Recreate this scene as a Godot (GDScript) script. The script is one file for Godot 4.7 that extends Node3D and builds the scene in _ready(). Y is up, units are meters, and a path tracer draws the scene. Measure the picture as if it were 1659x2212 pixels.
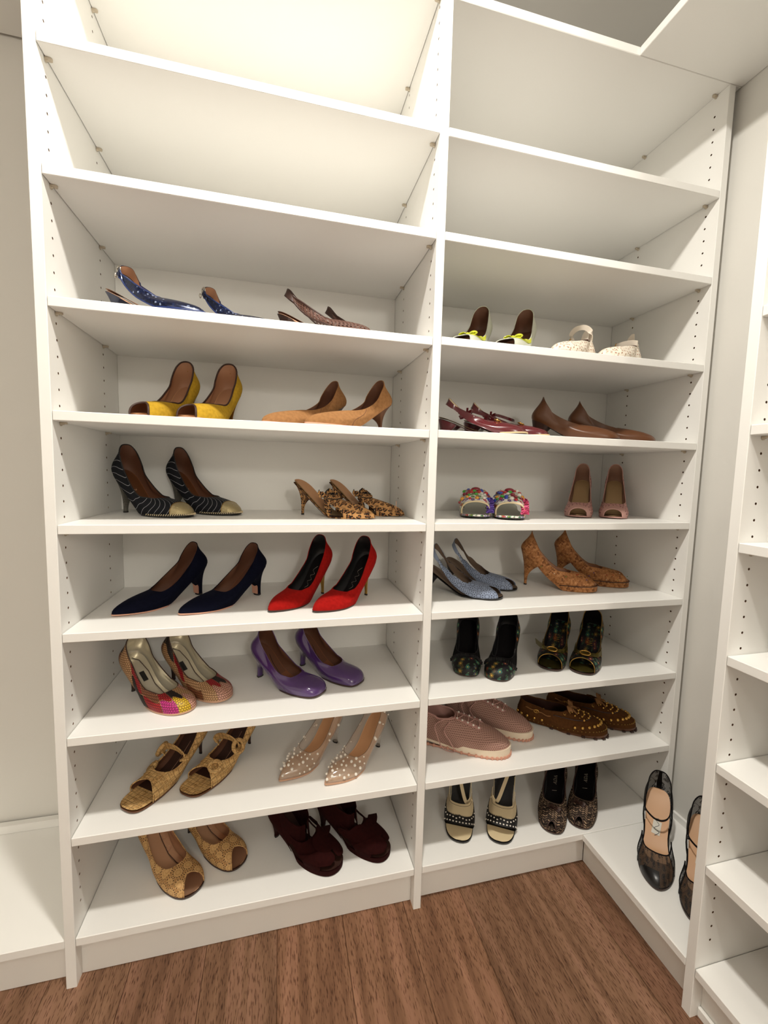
extends Node3D
# A walk-in closet with white shoe shelving, one pair of shoes beside another. y up, metres.
# Main unit: front plane z = 0, x = 0 is the inner face of its first side panel.

var M := {}            # materials by name
var rng := RandomNumberGenerator.new()

const HOLE_PITCH := 0.0317
const BAY1_X := 0.7688
const PT := 0.0202     # panel thickness
const XR := 1.5583
const XF := 1.275      # front plane of the unit on the side wall
const SH := 0.0190     # shelf thickness
const DEPTH := 0.356

var H1 := [1.9047, 1.6828, 1.4496, 1.2377, 1.0154, 0.7941, 0.5719, 0.3486, 0.1155]
var H2 := [1.9030, 1.6833, 1.4527, 1.2393, 1.0160, 0.7955, 0.5740, 0.3489, 0.1170]
var H3 := [1.897, 1.675, 1.453, 1.2403, 1.0187, 0.7958, 0.5733, 0.3515, 0.1164]

# ------------------------------------------------------------------ nodes
func fix(called: String) -> String:
	if not has_node(NodePath(called)):
		return called
	var i := 1
	while has_node(NodePath("%s_%03d" % [called, i])):
		i += 1
	return "%s_%03d" % [called, i]

func thing(called: String, label: String, category: String, at := Vector3.ZERO, turn := 0.0, group := "") -> Node3D:
	var o := Node3D.new()
	o.name = fix(called)
	add_child(o, true)
	o.position = at
	o.rotation.y = turn
	o.set_meta("label", label)
	o.set_meta("category", category)
	if group != "":
		o.set_meta("group", group)
	return o

func mesh_of(st: SurfaceTool, smooth := true) -> ArrayMesh:
	st.index()
	st.generate_normals()
	return st.commit()

func part(called: String, mesh: Mesh, mat: Material, parent: Node3D) -> MeshInstance3D:
	var o := MeshInstance3D.new()
	o.name = called
	if parent.has_node(NodePath(called)):
		var i := 1
		while parent.has_node(NodePath("%s_%03d" % [called, i])):
			i += 1
		o.name = "%s_%03d" % [called, i]
	o.mesh = mesh
	o.material_override = null
	if mesh.get_surface_count() > 0:
		for s in mesh.get_surface_count():
			o.set_surface_override_material(s, mat)
	o.cast_shadow = GeometryInstance3D.SHADOW_CASTING_SETTING_ON
	parent.add_child(o, true)
	return o

func structure(called: String, mesh: Mesh, mat: Material) -> MeshInstance3D:
	var o := part(called, mesh, mat, self)
	o.set_meta("kind", "structure")
	return o

func tool() -> SurfaceTool:
	var st := SurfaceTool.new()
	st.begin(Mesh.PRIMITIVE_TRIANGLES)
	return st

func tri(st: SurfaceTool, a: Vector3, b: Vector3, c: Vector3) -> void:
	st.add_vertex(a); st.add_vertex(b); st.add_vertex(c)

func quad(st: SurfaceTool, a: Vector3, b: Vector3, c: Vector3, d: Vector3) -> void:
	tri(st, a, b, c); tri(st, a, c, d)

# a box with chamfered edges, flat shaded
func cbox(st: SurfaceTool, lo: Vector3, hi: Vector3, c := 0.0008) -> void:
	st.set_smooth_group(-1)
	var m := (lo + hi) * 0.5
	var h := (hi - lo) * 0.5
	var cc := minf(c, minf(h.x, minf(h.y, h.z)) * 0.5)
	for ax in 3:
		var u := (ax + 1) % 3
		var v := (ax + 2) % 3
		for sg in [-1.0, 1.0]:
			var p := []
			for k in [[-1, -1], [1, -1], [1, 1], [-1, 1]]:
				var q := Vector3.ZERO
				q[ax] = h[ax] * sg
				q[u] = (h[u] - cc) * k[0]
				q[v] = (h[v] - cc) * k[1]
				p.append(m + q)
			if sg > 0: quad(st, p[3], p[2], p[1], p[0])
			else: quad(st, p[0], p[1], p[2], p[3])
		for su in [-1.0, 1.0]:
			for sv in [-1.0, 1.0]:
				var e := []
				for k in [-1.0, 1.0]:
					var a := Vector3.ZERO
					a[ax] = (h[ax] - cc) * k; a[u] = h[u] * su; a[v] = (h[v] - cc) * sv
					var b := Vector3.ZERO
					b[ax] = (h[ax] - cc) * k; b[u] = (h[u] - cc) * su; b[v] = h[v] * sv
					e.append(m + a); e.append(m + b)
				if su * sv > 0: quad(st, e[0], e[2], e[3], e[1])
				else: quad(st, e[1], e[3], e[2], e[0])
	for sx in [-1.0, 1.0]:
		for sy in [-1.0, 1.0]:
			for sz in [-1.0, 1.0]:
				var a := m + Vector3(h.x * sx, (h.y - cc) * sy, (h.z - cc) * sz)
				var b := m + Vector3((h.x - cc) * sx, h.y * sy, (h.z - cc) * sz)
				var d := m + Vector3((h.x - cc) * sx, (h.y - cc) * sy, h.z * sz)
				if sx * sy * sz > 0: tri(st, a, d, b)
				else: tri(st, a, b, d)

func box_mesh(lo: Vector3, hi: Vector3, c := 0.0008) -> ArrayMesh:
	var st := tool()
	cbox(st, lo, hi, c)
	return mesh_of(st)

func tube(st: SurfaceTool, pts: PackedVector3Array, r: float, n := 8, closed := false, caps := true) -> void:
	st.set_smooth_group(0)
	var rings := []
	var cnt := pts.size()
	var side := Vector3.ZERO
	for i in cnt:
		var a: Vector3 = pts[(i - 1 + cnt) % cnt] if closed or i > 0 else pts[i]
		var b: Vector3 = pts[(i + 1) % cnt] if closed or i < cnt - 1 else pts[i]
		var t := (b - a).normalized()
		if side == Vector3.ZERO:
			side = t.cross(Vector3.UP)
			if side.length() < 0.1: side = t.cross(Vector3.RIGHT)
		side = (side - t * side.dot(t)).normalized()
		var up := side.cross(t)
		var ring := PackedVector3Array()
		for k in n:
			var f := TAU * k / n
			ring.append(pts[i] + (side * cos(f) + up * sin(f)) * r)
		rings.append(ring)
	for i in (cnt if closed else cnt - 1):
		var r0: PackedVector3Array = rings[i]
		var r1: PackedVector3Array = rings[(i + 1) % cnt]
		for k in n:
			var k2 := (k + 1) % n
			quad(st, r0[k], r0[k2], r1[k2], r1[k])
	if caps and not closed:
		for k in range(1, n - 1):
			tri(st, rings[0][0], rings[0][k + 1], rings[0][k])
			tri(st, rings[cnt - 1][0], rings[cnt - 1][k], rings[cnt - 1][k + 1])

func tube_mesh(pts: PackedVector3Array, r: float, n := 8, closed := false) -> ArrayMesh:
	var st := tool()
	tube(st, pts, r, n, closed)
	return mesh_of(st)

# Catmull-Rom through evenly spaced control values; u in 0..1
func cat(p: Array, u: float):
	var n := p.size() - 1
	var x := clampf(u, 0.0, 1.0) * n
	var i := mini(int(x), n - 1)
	var t := x - i
	var a = p[maxi(i - 1, 0)]
	var b = p[i]
	var c = p[i + 1]
	var d = p[mini(i + 2, n)]
	return (b * 2.0 + (c - a) * t + (a * 2.0 - b * 5.0 + c * 4.0 - d) * t * t + (b * 3.0 - a - c * 3.0 + d) * t * t * t) * 0.5

func smooth_path(p: Array, n: int) -> PackedVector3Array:
	var o := PackedVector3Array()
	for i in n + 1:
		o.append(cat(p, float(i) / n))
	return o

# a strap: rectangular section swept along pts; "wide" gives the width direction at each point
func ribbon(st: SurfaceTool, pts: PackedVector3Array, wide: Array, w: float, t := 0.0016, taper: Array = []) -> void:
	st.set_smooth_group(0)
	var n := pts.size()
	var sec := []
	for i in n:
		var a := pts[maxi(i - 1, 0)]
		var b := pts[mini(i + 1, n - 1)]
		var d := (b - a).normalized()
		var f := float(i) / (n - 1)
		var wd: Vector3 = cat(wide, f) if wide.size() > 1 else wide[0]
		wd = (wd - d * wd.dot(d)).normalized()
		var nn := d.cross(wd).normalized()
		var ww := w * 0.5 * (float(cat(taper, f)) if taper.size() > 1 else 1.0)
		sec.append([pts[i] - wd * ww - nn * t * .5, pts[i] + wd * ww - nn * t * .5, pts[i] + wd * ww + nn * t * .5, pts[i] - wd * ww + nn * t * .5])
	for k in 4:
		st.set_smooth_group(k + 1)
		var len0 := 0.0
		for i in n - 1:
			var a0: Vector3 = sec[i][k]; var a1: Vector3 = sec[i][(k + 1) % 4]
			var b0: Vector3 = sec[i + 1][k]; var b1: Vector3 = sec[i + 1][(k + 1) % 4]
			var len1 := len0 + a0.distance_to(b0)
			st.set_uv(Vector2(len0, 0)); st.add_vertex(a0)
			st.set_uv(Vector2(len0, w)); st.add_vertex(a1)
			st.set_uv(Vector2(len1, w)); st.add_vertex(b1)
			st.set_uv(Vector2(len0, 0)); st.add_vertex(a0)
			st.set_uv(Vector2(len1, w)); st.add_vertex(b1)
			st.set_uv(Vector2(len1, 0)); st.add_vertex(b0)
			len0 = len1
	st.set_smooth_group(-1)
	st.set_uv(Vector2.ZERO)
	quad(st, sec[0][0], sec[0][3], sec[0][2], sec[0][1])
	quad(st, sec[n - 1][0], sec[n - 1][1], sec[n - 1][2], sec[n - 1][3])

func ribbon_mesh(ctrl: Array, wide: Array, w: float, t := 0.0016, n := 20, taper: Array = []) -> ArrayMesh:
	var st := tool()
	ribbon(st, smooth_path(ctrl, n), wide, w, t, taper)
	return mesh_of(st)

# ------------------------------------------------------------------ materials
func mat(called: String, c: Color, rough := 0.6, metal := 0.0, spec := 0.5) -> StandardMaterial3D:
	var m := StandardMaterial3D.new()
	m.resource_name = called
	m.albedo_color = c
	m.roughness = rough
	m.metallic = metal
	m.metallic_specular = spec
	m.cull_mode = BaseMaterial3D.CULL_DISABLED
	M[called] = m
	return m

func rgb(r: float, g: float, b: float) -> Color:
	return Color(r / 255.0, g / 255.0, b / 255.0)

func _ready() -> void:
	# camera, environment, lights, exposure
	var cam := Camera3D.new()
	cam.name = "camera"
	cam.fov = rad_to_deg(2.0 * atan(1106.0 / 917.9))
	cam.near = 0.02
	cam.position = Vector3(0.4267, 1.1330, 0.9583)
	cam.rotation = Vector3(-0.09049, -0.24132, 0.02579)
	add_child(cam)
	cam.current = true
	var env := Environment.new()
	env.background_mode = Environment.BG_COLOR
	env.background_color = Color(0, 0, 0)
	env.tonemap_mode = Environment.TONE_MAPPER_LINEAR
	env.tonemap_exposure = 1.06
	env.sdfgi_enabled = true
	env.ssao_enabled = true
	env.ssil_enabled = true
	var we := WorldEnvironment.new()
	we.name = "world"
	we.environment = env
	add_child(we)
	room_materials()
	build_lamp(Vector3(.53, 2.44, .59), 2.6, "small round recessed ceiling lamp above the shoe shelves")
	build_lamp(Vector3(-.15, 2.44, 1.72), .5, "unseen wide round ceiling lamp behind the camera, brightening the shaded shelves", .17)  # out of view behind the camera, placed to soften the shade between shelves
	build_fill_globe(Vector3(1.0, 2.05, 3.3), 1.05, "added frosted globe lamp out of view, filling the shelf recesses with light")  # added fill lamp for the backs of the shelf bays
	build_room()
	build_main_unit()
	build_corner_shelf()
	build_side_unit()
	build_hanging_bay()
	shoe_materials()
	build_shoes()

# ------------------------------------------------------------------ computed textures
func img_tex(w: int, h: int, f: Callable) -> ImageTexture:
	var b := PackedByteArray()
	b.resize(w * h * 4)
	var i := 0
	for y in h:
		for x in w:
			var c: Color = f.call(float(x) / w, float(y) / h)
			b[i] = int(clampf(c.r, 0, 1) * 255.0)
			b[i + 1] = int(clampf(c.g, 0, 1) * 255.0)
			b[i + 2] = int(clampf(c.b, 0, 1) * 255.0)
			b[i + 3] = int(clampf(c.a, 0, 1) * 255.0)
			i += 4
	return ImageTexture.create_from_image(Image.create_from_data(w, h, false, Image.FORMAT_RGBA8, b))

func noise(kind: int, freq: float, sd: int, oct := 4) -> FastNoiseLite:
	var n := FastNoiseLite.new()
	n.noise_type = kind as FastNoiseLite.NoiseType
	n.frequency = freq
	n.seed = sd
	n.fractal_octaves = oct
	return n

func noise_tex(n: FastNoiseLite, size: int, stops: Array, as_normal := 0.0) -> NoiseTexture2D:
	var t := NoiseTexture2D.new()
	t.width = size
	t.height = size
	t.seamless = true
	t.noise = n
	if as_normal > 0.0:
		t.as_normal_map = true
		t.bump_strength = as_normal
	elif stops.size():
		var g := Gradient.new()
		var off := PackedFloat32Array()
		var col := PackedColorArray()
		for s in stops:
			off.append(s[0]); col.append(s[1])
		g.offsets = off
		g.colors = col
		t.color_ramp = g
	return t

func triplanar(m: StandardMaterial3D, sc: Vector3, world := false) -> void:
	m.uv1_triplanar = true
	m.uv1_world_triplanar = world
	m.uv1_triplanar_sharpness = 6.0
	m.uv1_scale = sc

# ------------------------------------------------------------------ shelving
# Side face of a panel at x, with drilled columns at the given depths; holes go into the panel (direction -out).
func drilled_face(st: SurfaceTool, sth: SurfaceTool, x: float, out: float, y0: float, y1: float, z0: float, z1: float, cols: Array, first: float, skip_y0: float, skip_y1: float) -> void:
	st.set_smooth_group(-1)
	var hw := 0.009
	var edges := [z0]
	var sorted := cols.duplicate()
	sorted.sort()
	for c in sorted:
		edges.append(c - hw); edges.append(c + hw)
	edges.append(z1)
	for i in range(0, edges.size(), 2):
		rect_x(st, x, out, y0, y1, edges[i], edges[i + 1])
	for c in sorted:
		var y: float = first + ceil((skip_y0 - first) / HOLE_PITCH) * HOLE_PITCH
		rect_x(st, x, out, y0, y - HOLE_PITCH * .5, c - hw, c + hw)
		while y < skip_y1:
			hole_cell(st, sth, x, out, y, c, HOLE_PITCH * .5, hw, 0.0026)
			y += HOLE_PITCH
		rect_x(st, x, out, y - HOLE_PITCH * .5, y1, c - hw, c + hw)

func rect_x(st: SurfaceTool, x: float, out: float, y0: float, y1: float, z0: float, z1: float) -> void:
	if out > 0: quad(st, Vector3(x, y0, z0), Vector3(x, y1, z0), Vector3(x, y1, z1), Vector3(x, y0, z1))
	else: quad(st, Vector3(x, y0, z1), Vector3(x, y1, z1), Vector3(x, y1, z0), Vector3(x, y0, z0))

func hole_cell(st: SurfaceTool, sth: SurfaceTool, x: float, out: float, cy: float, cz: float, hh: float, hw: float, r: float) -> void:
	var n := 12
	for k in n:
		var p := []
		for j in 2:
			var a := TAU * (k + j) / n
			var d := Vector2(cos(a), sin(a))      # (z, y)
			var s := minf(hw / maxf(absf(d.x), 1e-6), hh / maxf(absf(d.y), 1e-6))
			p.append([Vector3(x, cy + d.y * r, cz + d.x * r), Vector3(x, cy + d.y * s, cz + d.x * s), Vector3(x - out * 0.009, cy + d.y * r, cz + d.x * r)])
		var corner := Vector3(x, cy + hh * signf((p[0][1].y + p[1][1].y) * .5 - cy), cz + hw * signf((p[0][1].z + p[1][1].z) * .5 - cz))
		var on_edge: bool = is_equal_approx(p[0][1].y, p[1][1].y) or is_equal_approx(p[0][1].z, p[1][1].z)
		if out > 0:
			quad(st, p[0][0], p[0][1], p[1][1], p[1][0])
			if not on_edge: tri(st, p[0][1], corner, p[1][1])
			quad(sth, p[0][2], p[0][0], p[1][0], p[1][2])
			tri(sth, Vector3(x - out * .009, cy, cz), p[0][2], p[1][2])
		else:
			quad(st, p[1][0], p[1][1], p[0][1], p[0][0])
			if not on_edge: tri(st, p[1][1], corner, p[0][1])
			quad(sth, p[1][2], p[1][0], p[0][0], p[0][2])
			tri(sth, Vector3(x - out * .009, cy, cz), p[1][2], p[0][2])

# an upright board; cl / cr are the depths of its drilled columns on the -x and +x faces
func upright(parent: Node3D, x0: float, x1: float, y1: float, depth: float, cl: Array, cr: Array, first: float, hole_y0: float, hole_y1: float) -> void:
	var st := tool()
	var sth := tool()
	st.set_smooth_group(-1)
	sth.set_smooth_group(-1)
	var z0 := -depth
	var c := 0.0009
	drilled_face(st, sth, x0, -1.0, 0.0, y1, z0, -c, cl, first, hole_y0, hole_y1)
	drilled_face(st, sth, x1, 1.0, 0.0, y1, z0, -c, cr, first, hole_y0, hole_y1)
	quad(st, Vector3(x0 + c, 0, 0), Vector3(x1 - c, 0, 0), Vector3(x1 - c, y1, 0), Vector3(x0 + c, y1, 0))
	quad(st, Vector3(x0, 0, -c), Vector3(x0 + c, 0, 0), Vector3(x0 + c, y1, 0), Vector3(x0, y1, -c))
	quad(st, Vector3(x1 - c, 0, 0), Vector3(x1, 0, -c), Vector3(x1, y1, -c), Vector3(x1 - c, y1, 0))
	quad(st, Vector3(x1, 0, z0), Vector3(x0, 0, z0), Vector3(x0, y1, z0), Vector3(x1, y1, z0))
	quad(st, Vector3(x0, y1, 0), Vector3(x1, y1, 0), Vector3(x1, y1, z0), Vector3(x0, y1, z0))
	quad(st, Vector3(x0, 0, 0), Vector3(x0, 0, z0), Vector3(x1, 0, z0), Vector3(x1, 0, 0))
	var p := part("side_panel", mesh_of(st), M.white, parent)
	if cl.size() + cr.size() > 0:
		var h := part("peg_holes", mesh_of(sth), M.board_core, p)
		h.set_meta("kind", "stuff")

var pin_mesh: ArrayMesh
func shelf(parent: Node3D, x0: float, x1: float, top: float, depth: float, zs: Array, pins := true, thick := SH) -> MeshInstance3D:
	var s := part("shelf", box_mesh(Vector3(x0 + .0010, top - thick, -depth), Vector3(x1 - .0010, top, 0.0), 0.0012), M.white, parent)
	if pins:
		if pin_mesh == null:
			# a peg with a flat rounded tongue that carries the shelf
			var st := tool()
			st.set_smooth_group(-1)
			var prof := PackedVector3Array()
			for i in 11:
				var a := -PI / 2 + PI * i / 10.0
				prof.append(Vector3(0.0085 + cos(a) * .004, 0, sin(a) * .004))
			prof.append(Vector3(0.001, 0, .004))
			prof.append(Vector3(0.001, 0, -.004))
			for i in prof.size():
				var a := prof[i]; var b := prof[(i + 1) % prof.size()]
				quad(st, a, b, b + Vector3(0, -.0035, 0), a + Vector3(0, -.0035, 0))
			for i in range(1, prof.size() - 1):
				tri(st, prof[0], prof[i], prof[i + 1])
				tri(st, prof[0] + Vector3(0, -.0035, 0), prof[i + 1] + Vector3(0, -.0035, 0), prof[i] + Vector3(0, -.0035, 0))
			tube(st, PackedVector3Array([Vector3(-.006, -.003, 0), Vector3(.006, -.003, 0)]), .0024, 8)
			tube(st, PackedVector3Array([Vector3(.0005, -.003, 0), Vector3(.002, -.003, 0)]), .0045, 10)
			pin_mesh = mesh_of(st)
		for z in zs:
			for k in 2:
				var q := part("shelf_pin", pin_mesh, M.pin, s)
				q.position = Vector3(x0 if k == 0 else x1, top - thick - .0005, z)
				q.rotation.y = 0.0 if k == 0 else PI
	return s

func build_main_unit() -> void:
	var u := thing("shelving_unit", "tall white two-bay shoe shelving with nine levels of shelves and drilled side panels", "shelving")
	var zl := [-0.033, -0.2617]
	var zr := [-0.0357, -0.2640]
	upright(u, -PT, 0.0, 2.40, DEPTH, [], zl, 0.8063, 0.15, 2.19)
	upright(u, BAY1_X, BAY1_X + PT, 2.40, DEPTH, zl, zr, 0.8063, 0.15, 2.19)
	upright(u, XR, XR + PT, 2.1620, DEPTH, zr, [], 0.7463, 0.15, 2.14)
	for i in 9:
		shelf(u, 0.0, BAY1_X, H1[i], DEPTH, zl, i < 8)
		shelf(u, BAY1_X + PT, XR, H2[i], DEPTH, zr, i < 8)
	shelf(u, 0.0, BAY1_X, 2.2050, DEPTH, zl)
	shelf(u, BAY1_X + PT, 1.5970, 2.1828, DEPTH, [], false, 0.0202)
	for z in zr:
		for x in [BAY1_X + PT, XR]:
			var q := part("shelf_pin", pin_mesh, M.pin, u)
			q.position = Vector3(x, 2.162, z)
			q.rotation.y = 0.0 if x < 1.0 else PI
	part("back_panel", box_mesh(Vector3(0, .10, -DEPTH - .006), Vector3(BAY1_X, 2.40, -DEPTH)), M.white, u)
	part("back_panel", box_mesh(Vector3(BAY1_X + PT, .10, -DEPTH - .006), Vector3(XR, 2.40, -DEPTH)), M.white, u)
	part("kick_board", box_mesh(Vector3(0.0, 0, -.042), Vector3(BAY1_X, H1[8] - SH, -.0262)), M.white, u)
	part("kick_board", box_mesh(Vector3(BAY1_X + PT, 0, -.046), Vector3(1.3067, H2[8] - SH, -.0300)), M.white, u)

func build_corner_shelf() -> void:
	var u := thing("corner_shelf", "low white corner ledge joining the two shelving units, under the black lace shoes", "shelf")
	part("shelf", box_mesh(Vector3(XF, .1160 - SH, 0.0006), Vector3(1.597, .1160, .3200), .0012), M.white, u)
	part("kick_board", box_mesh(Vector3(1.3067, 0, -.029), Vector3(1.3230, .1160 - SH, .3200)), M.white, u)
	part("back_strip", box_mesh(Vector3(1.5885, .1160, .0006), Vector3(1.5975, .1350, .3200)), M.white, u)

func build_side_unit() -> void:
	var u := thing("side_shelving_unit", "narrow empty white shelving at right angles on the side wall, cut by the picture edge", "shelving", Vector3(XF, 0, .3205), -PI / 2)
	var zc := [-0.0335, -0.235]
	upright(u, 0.0, PT, 2.1620, .322, [], zc, 0.7132, 0.15, 2.14)
	upright(u, 0.80, 0.80 + PT, 2.1620, .322, zc, [], 0.7132, 0.15, 2.14)
	for i in 9:
		shelf(u, PT, 0.80, H3[i], .322, zc, i < 8)
	part("top_shelf", box_mesh(Vector3(-.3200, 2.1626, -.322), Vector3(.84, 2.1828, 0.0), .0012), M.white, u)
	part("kick_board", box_mesh(Vector3(PT, 0, -.042), Vector3(0.80, H3[8] - SH, -.0265)), M.white, u)
	part("floor_strip", box_mesh(Vector3(PT, 0, -.0265), Vector3(0.80, .022, -.018), .002), M.white, u)

func build_hanging_bay() -> void:
	var u := thing("hanging_bay", "empty white wardrobe bay with a low base shelf at the left edge of the picture", "wardrobe")
	part("base_shelf", box_mesh(Vector3(-1.0, .1155 - SH, -.357), Vector3(-PT - .0004, .1155, 0.0), .0012), M.white, u)
	part("top_shelf", box_mesh(Vector3(-1.0, 2.1640, -.357), Vector3(-PT - .0004, 2.1842, 0.0), .0012), M.white, u)
	part("kick_board", box_mesh(Vector3(-1.0, 0, -.042), Vector3(-PT - .0004, .1155 - SH, -.0262)), M.white, u)
	part("back_strip", box_mesh(Vector3(-1.0, .1157, -.357), Vector3(-PT - .0004, .138, -.338)), M.white, u)
	upright(u, -1.02, -1.0, 2.40, DEPTH, [], [], 0.8, 0.15, 2.1)

func build_room() -> void:
	structure("wall_back", box_mesh(Vector3(-1.35, -.1, -.46), Vector3(1.70, 2.54, -.363), .0), M.wall)
	structure("wall_right", box_mesh(Vector3(1.598, -.1, -.363), Vector3(1.70, 2.54, 4.10), .0), M.wall)
	structure("wall_left", box_mesh(Vector3(-1.35, -.1, -.363), Vector3(-1.25, 2.54, 4.10), .0), M.wall)
	structure("wall_front", box_mesh(Vector3(-1.25, -.1, 4.00), Vector3(1.598, 2.54, 4.10), .0), M.wall)  # unseen end wall, room lengthened to take the fill globe
	structure("ceiling", box_mesh(Vector3(-1.25, 2.44, -.363), Vector3(1.598, 2.54, 4.00), .0), M.ceiling)
	var f := structure("floor", box_mesh(Vector3(-1.25, -.1, -.363), Vector3(1.598, -.010, 4.00), .0), M.board_core)
	# floor boards run along z, 162 mm wide
	rng.seed = 41
	var k := -11
	while k < 8:
		var x0 := .4236 + k * .1620
		k += 1
		if x0 + .162 < -1.25 or x0 > 1.598: continue
		var z := -.36 - rng.randf() * .5
		var long := 1.3 + rng.randf() * .7
		if x0 > -.4: z = -1.2 - rng.randf() * .3; long = 2.1
		while z < 4.0:
			var a := maxf(z, -.36)
			var b := minf(z + long, 4.0)
			if b > a + .02:
				var o := part("plank", box_mesh(Vector3(maxf(x0, -1.25) + .0004, -.012, a + .0005), Vector3(minf(x0 + .162, 1.597) - .0004, 0.0, b - .0005), .0010), M["plank%d" % rng.randi_range(0, 3)], f)
			z += long
			long = 1.2 + rng.randf() * .8

func build_lamp(at: Vector3, energy: float, called_label: String, radius := 0.058) -> void:
	var o := thing("unseen_ceiling_lamp", called_label, "lamp", at)
	var st := tool()
	var ring := PackedVector3Array()
	for i in 32:
		ring.append(Vector3(cos(TAU * i / 32.0) * (radius + .004), -.004, sin(TAU * i / 32.0) * (radius + .004)))
	tube(st, ring, .007, 8, true)
	part("trim_ring", mesh_of(st), M.wall, o)
	st = tool()
	st.set_smooth_group(-1)
	for i in 32:
		tri(st, Vector3(0, -.003, 0), Vector3(cos(TAU * i / 32.0) * radius, -.003, sin(TAU * i / 32.0) * radius), Vector3(cos(TAU * (i + 1) / 32.0) * radius, -.003, sin(TAU * (i + 1) / 32.0) * radius))
	part("lamp_lens", mesh_of(st), M.lamp_glow, o)
	var l := AreaLight3D.new()
	l.name = "lamp_light"
	l.area_size = Vector2(radius, radius) * 1.75
	l.area_normalize_energy = true
	l.light_color = Color(1.0, .982, .945)
	l.light_energy = energy
	l.area_range = 8.0
	l.shadow_enabled = true
	o.add_child(l)
	l.position = Vector3(0, -.012, 0)
	l.rotation_degrees = Vector3(-90, 0, 0)

# an added frosted globe, out of view, that fills the shelf recesses with light
func build_fill_globe(at: Vector3, energy: float, called_label: String) -> void:
	var o := thing("added_globe_lamp", called_label, "lamp", at)
	part("ceiling_rose", cyl(.055, .02), M.wall, o).position.y = 2.43 - at.y
	part("stem", cyl(.008, 2.44 - at.y - .11), M.steel_fitting, o).position.y = (2.44 - at.y + .11) * .5
	var s := SphereMesh.new()
	s.radius = .12
	s.height = .24
	part("fill_globe_bulb", s, M.lamp_glow, o)
	var l := OmniLight3D.new()
	l.name = "lamp_light"
	l.light_size = .12
	l.light_color = Color(1.0, .982, .945)
	l.light_energy = energy
	l.omni_range = 9.0
	l.omni_attenuation = 2.0
	l.shadow_enabled = true
	o.add_child(l)

func cyl(r: float, h: float) -> CylinderMesh:
	var c := CylinderMesh.new()
	c.top_radius = r
	c.bottom_radius = r
	c.height = h
	return c

func room_materials() -> void:
	mat("white", Color(.968, .962, .945), .42, 0, .45)
	mat("wall", Color(.90, .89, .865), .75, 0, .3)
	mat("ceiling", Color(.88, .87, .85), .85, 0, .2)
	mat("board_core", Color(.42, .30, .20), .9)
	mat("steel_fitting", Color(.8, .79, .77), .3, .9)
	mat("pin", Color(.78, .73, .65), .3, .15)
	var g := mat("lamp_glow", Color(1, 1, 1), .4)
	g.emission_enabled = true
	g.emission = Color(1, .93, .82)
	g.emission_energy_multiplier = 2.0
	# oak boards: streaks of tone, and short dark pores along the grain
	var n := noise(FastNoiseLite.TYPE_SIMPLEX, .010, 5, 4)
	var grain := noise_tex(n, 512, [[0.0, rgb(108, 78, 58)], [0.35, rgb(128, 95, 72)], [0.55, rgb(138, 104, 80)], [0.8, rgb(147, 110, 88)], [1.0, rgb(160, 122, 97)]])
	var n2 := noise(FastNoiseLite.TYPE_SIMPLEX, .045, 9, 4)
	var pores := noise_tex(n2, 1024, [[0.0, Color(.50, .44, .41)], [0.20, Color(.66, .60, .57)], [0.30, Color(.90, .89, .88)], [0.40, Color(1, 1, 1)], [1.0, Color(1, 1, 1)]])
	for i in 4:
		var m := mat("plank%d" % i, [Color(1, 1, 1), Color(.94, .93, .92), Color(1.0, .97, .95), Color(.90, .88, .87)][i], .5, 0, .35)
		m.albedo_texture = grain
		triplanar(m, Vector3(4.0, 4.0, .35), true)
		m.uv1_offset = Vector3(.13 * i, .2 * i, .37 * i)
		m.detail_enabled = true
		m.detail_albedo = pores
		m.detail_blend_mode = BaseMaterial3D.BLEND_MODE_MUL
		m.detail_uv_layer = BaseMaterial3D.DETAIL_UV_2
		m.uv2_triplanar = true
		m.uv2_world_triplanar = true
		m.uv2_scale = Vector3(5.0, 5.0, .62)
		m.uv2_offset = Vector3(.3 * i, 0, .21 * i)

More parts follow.
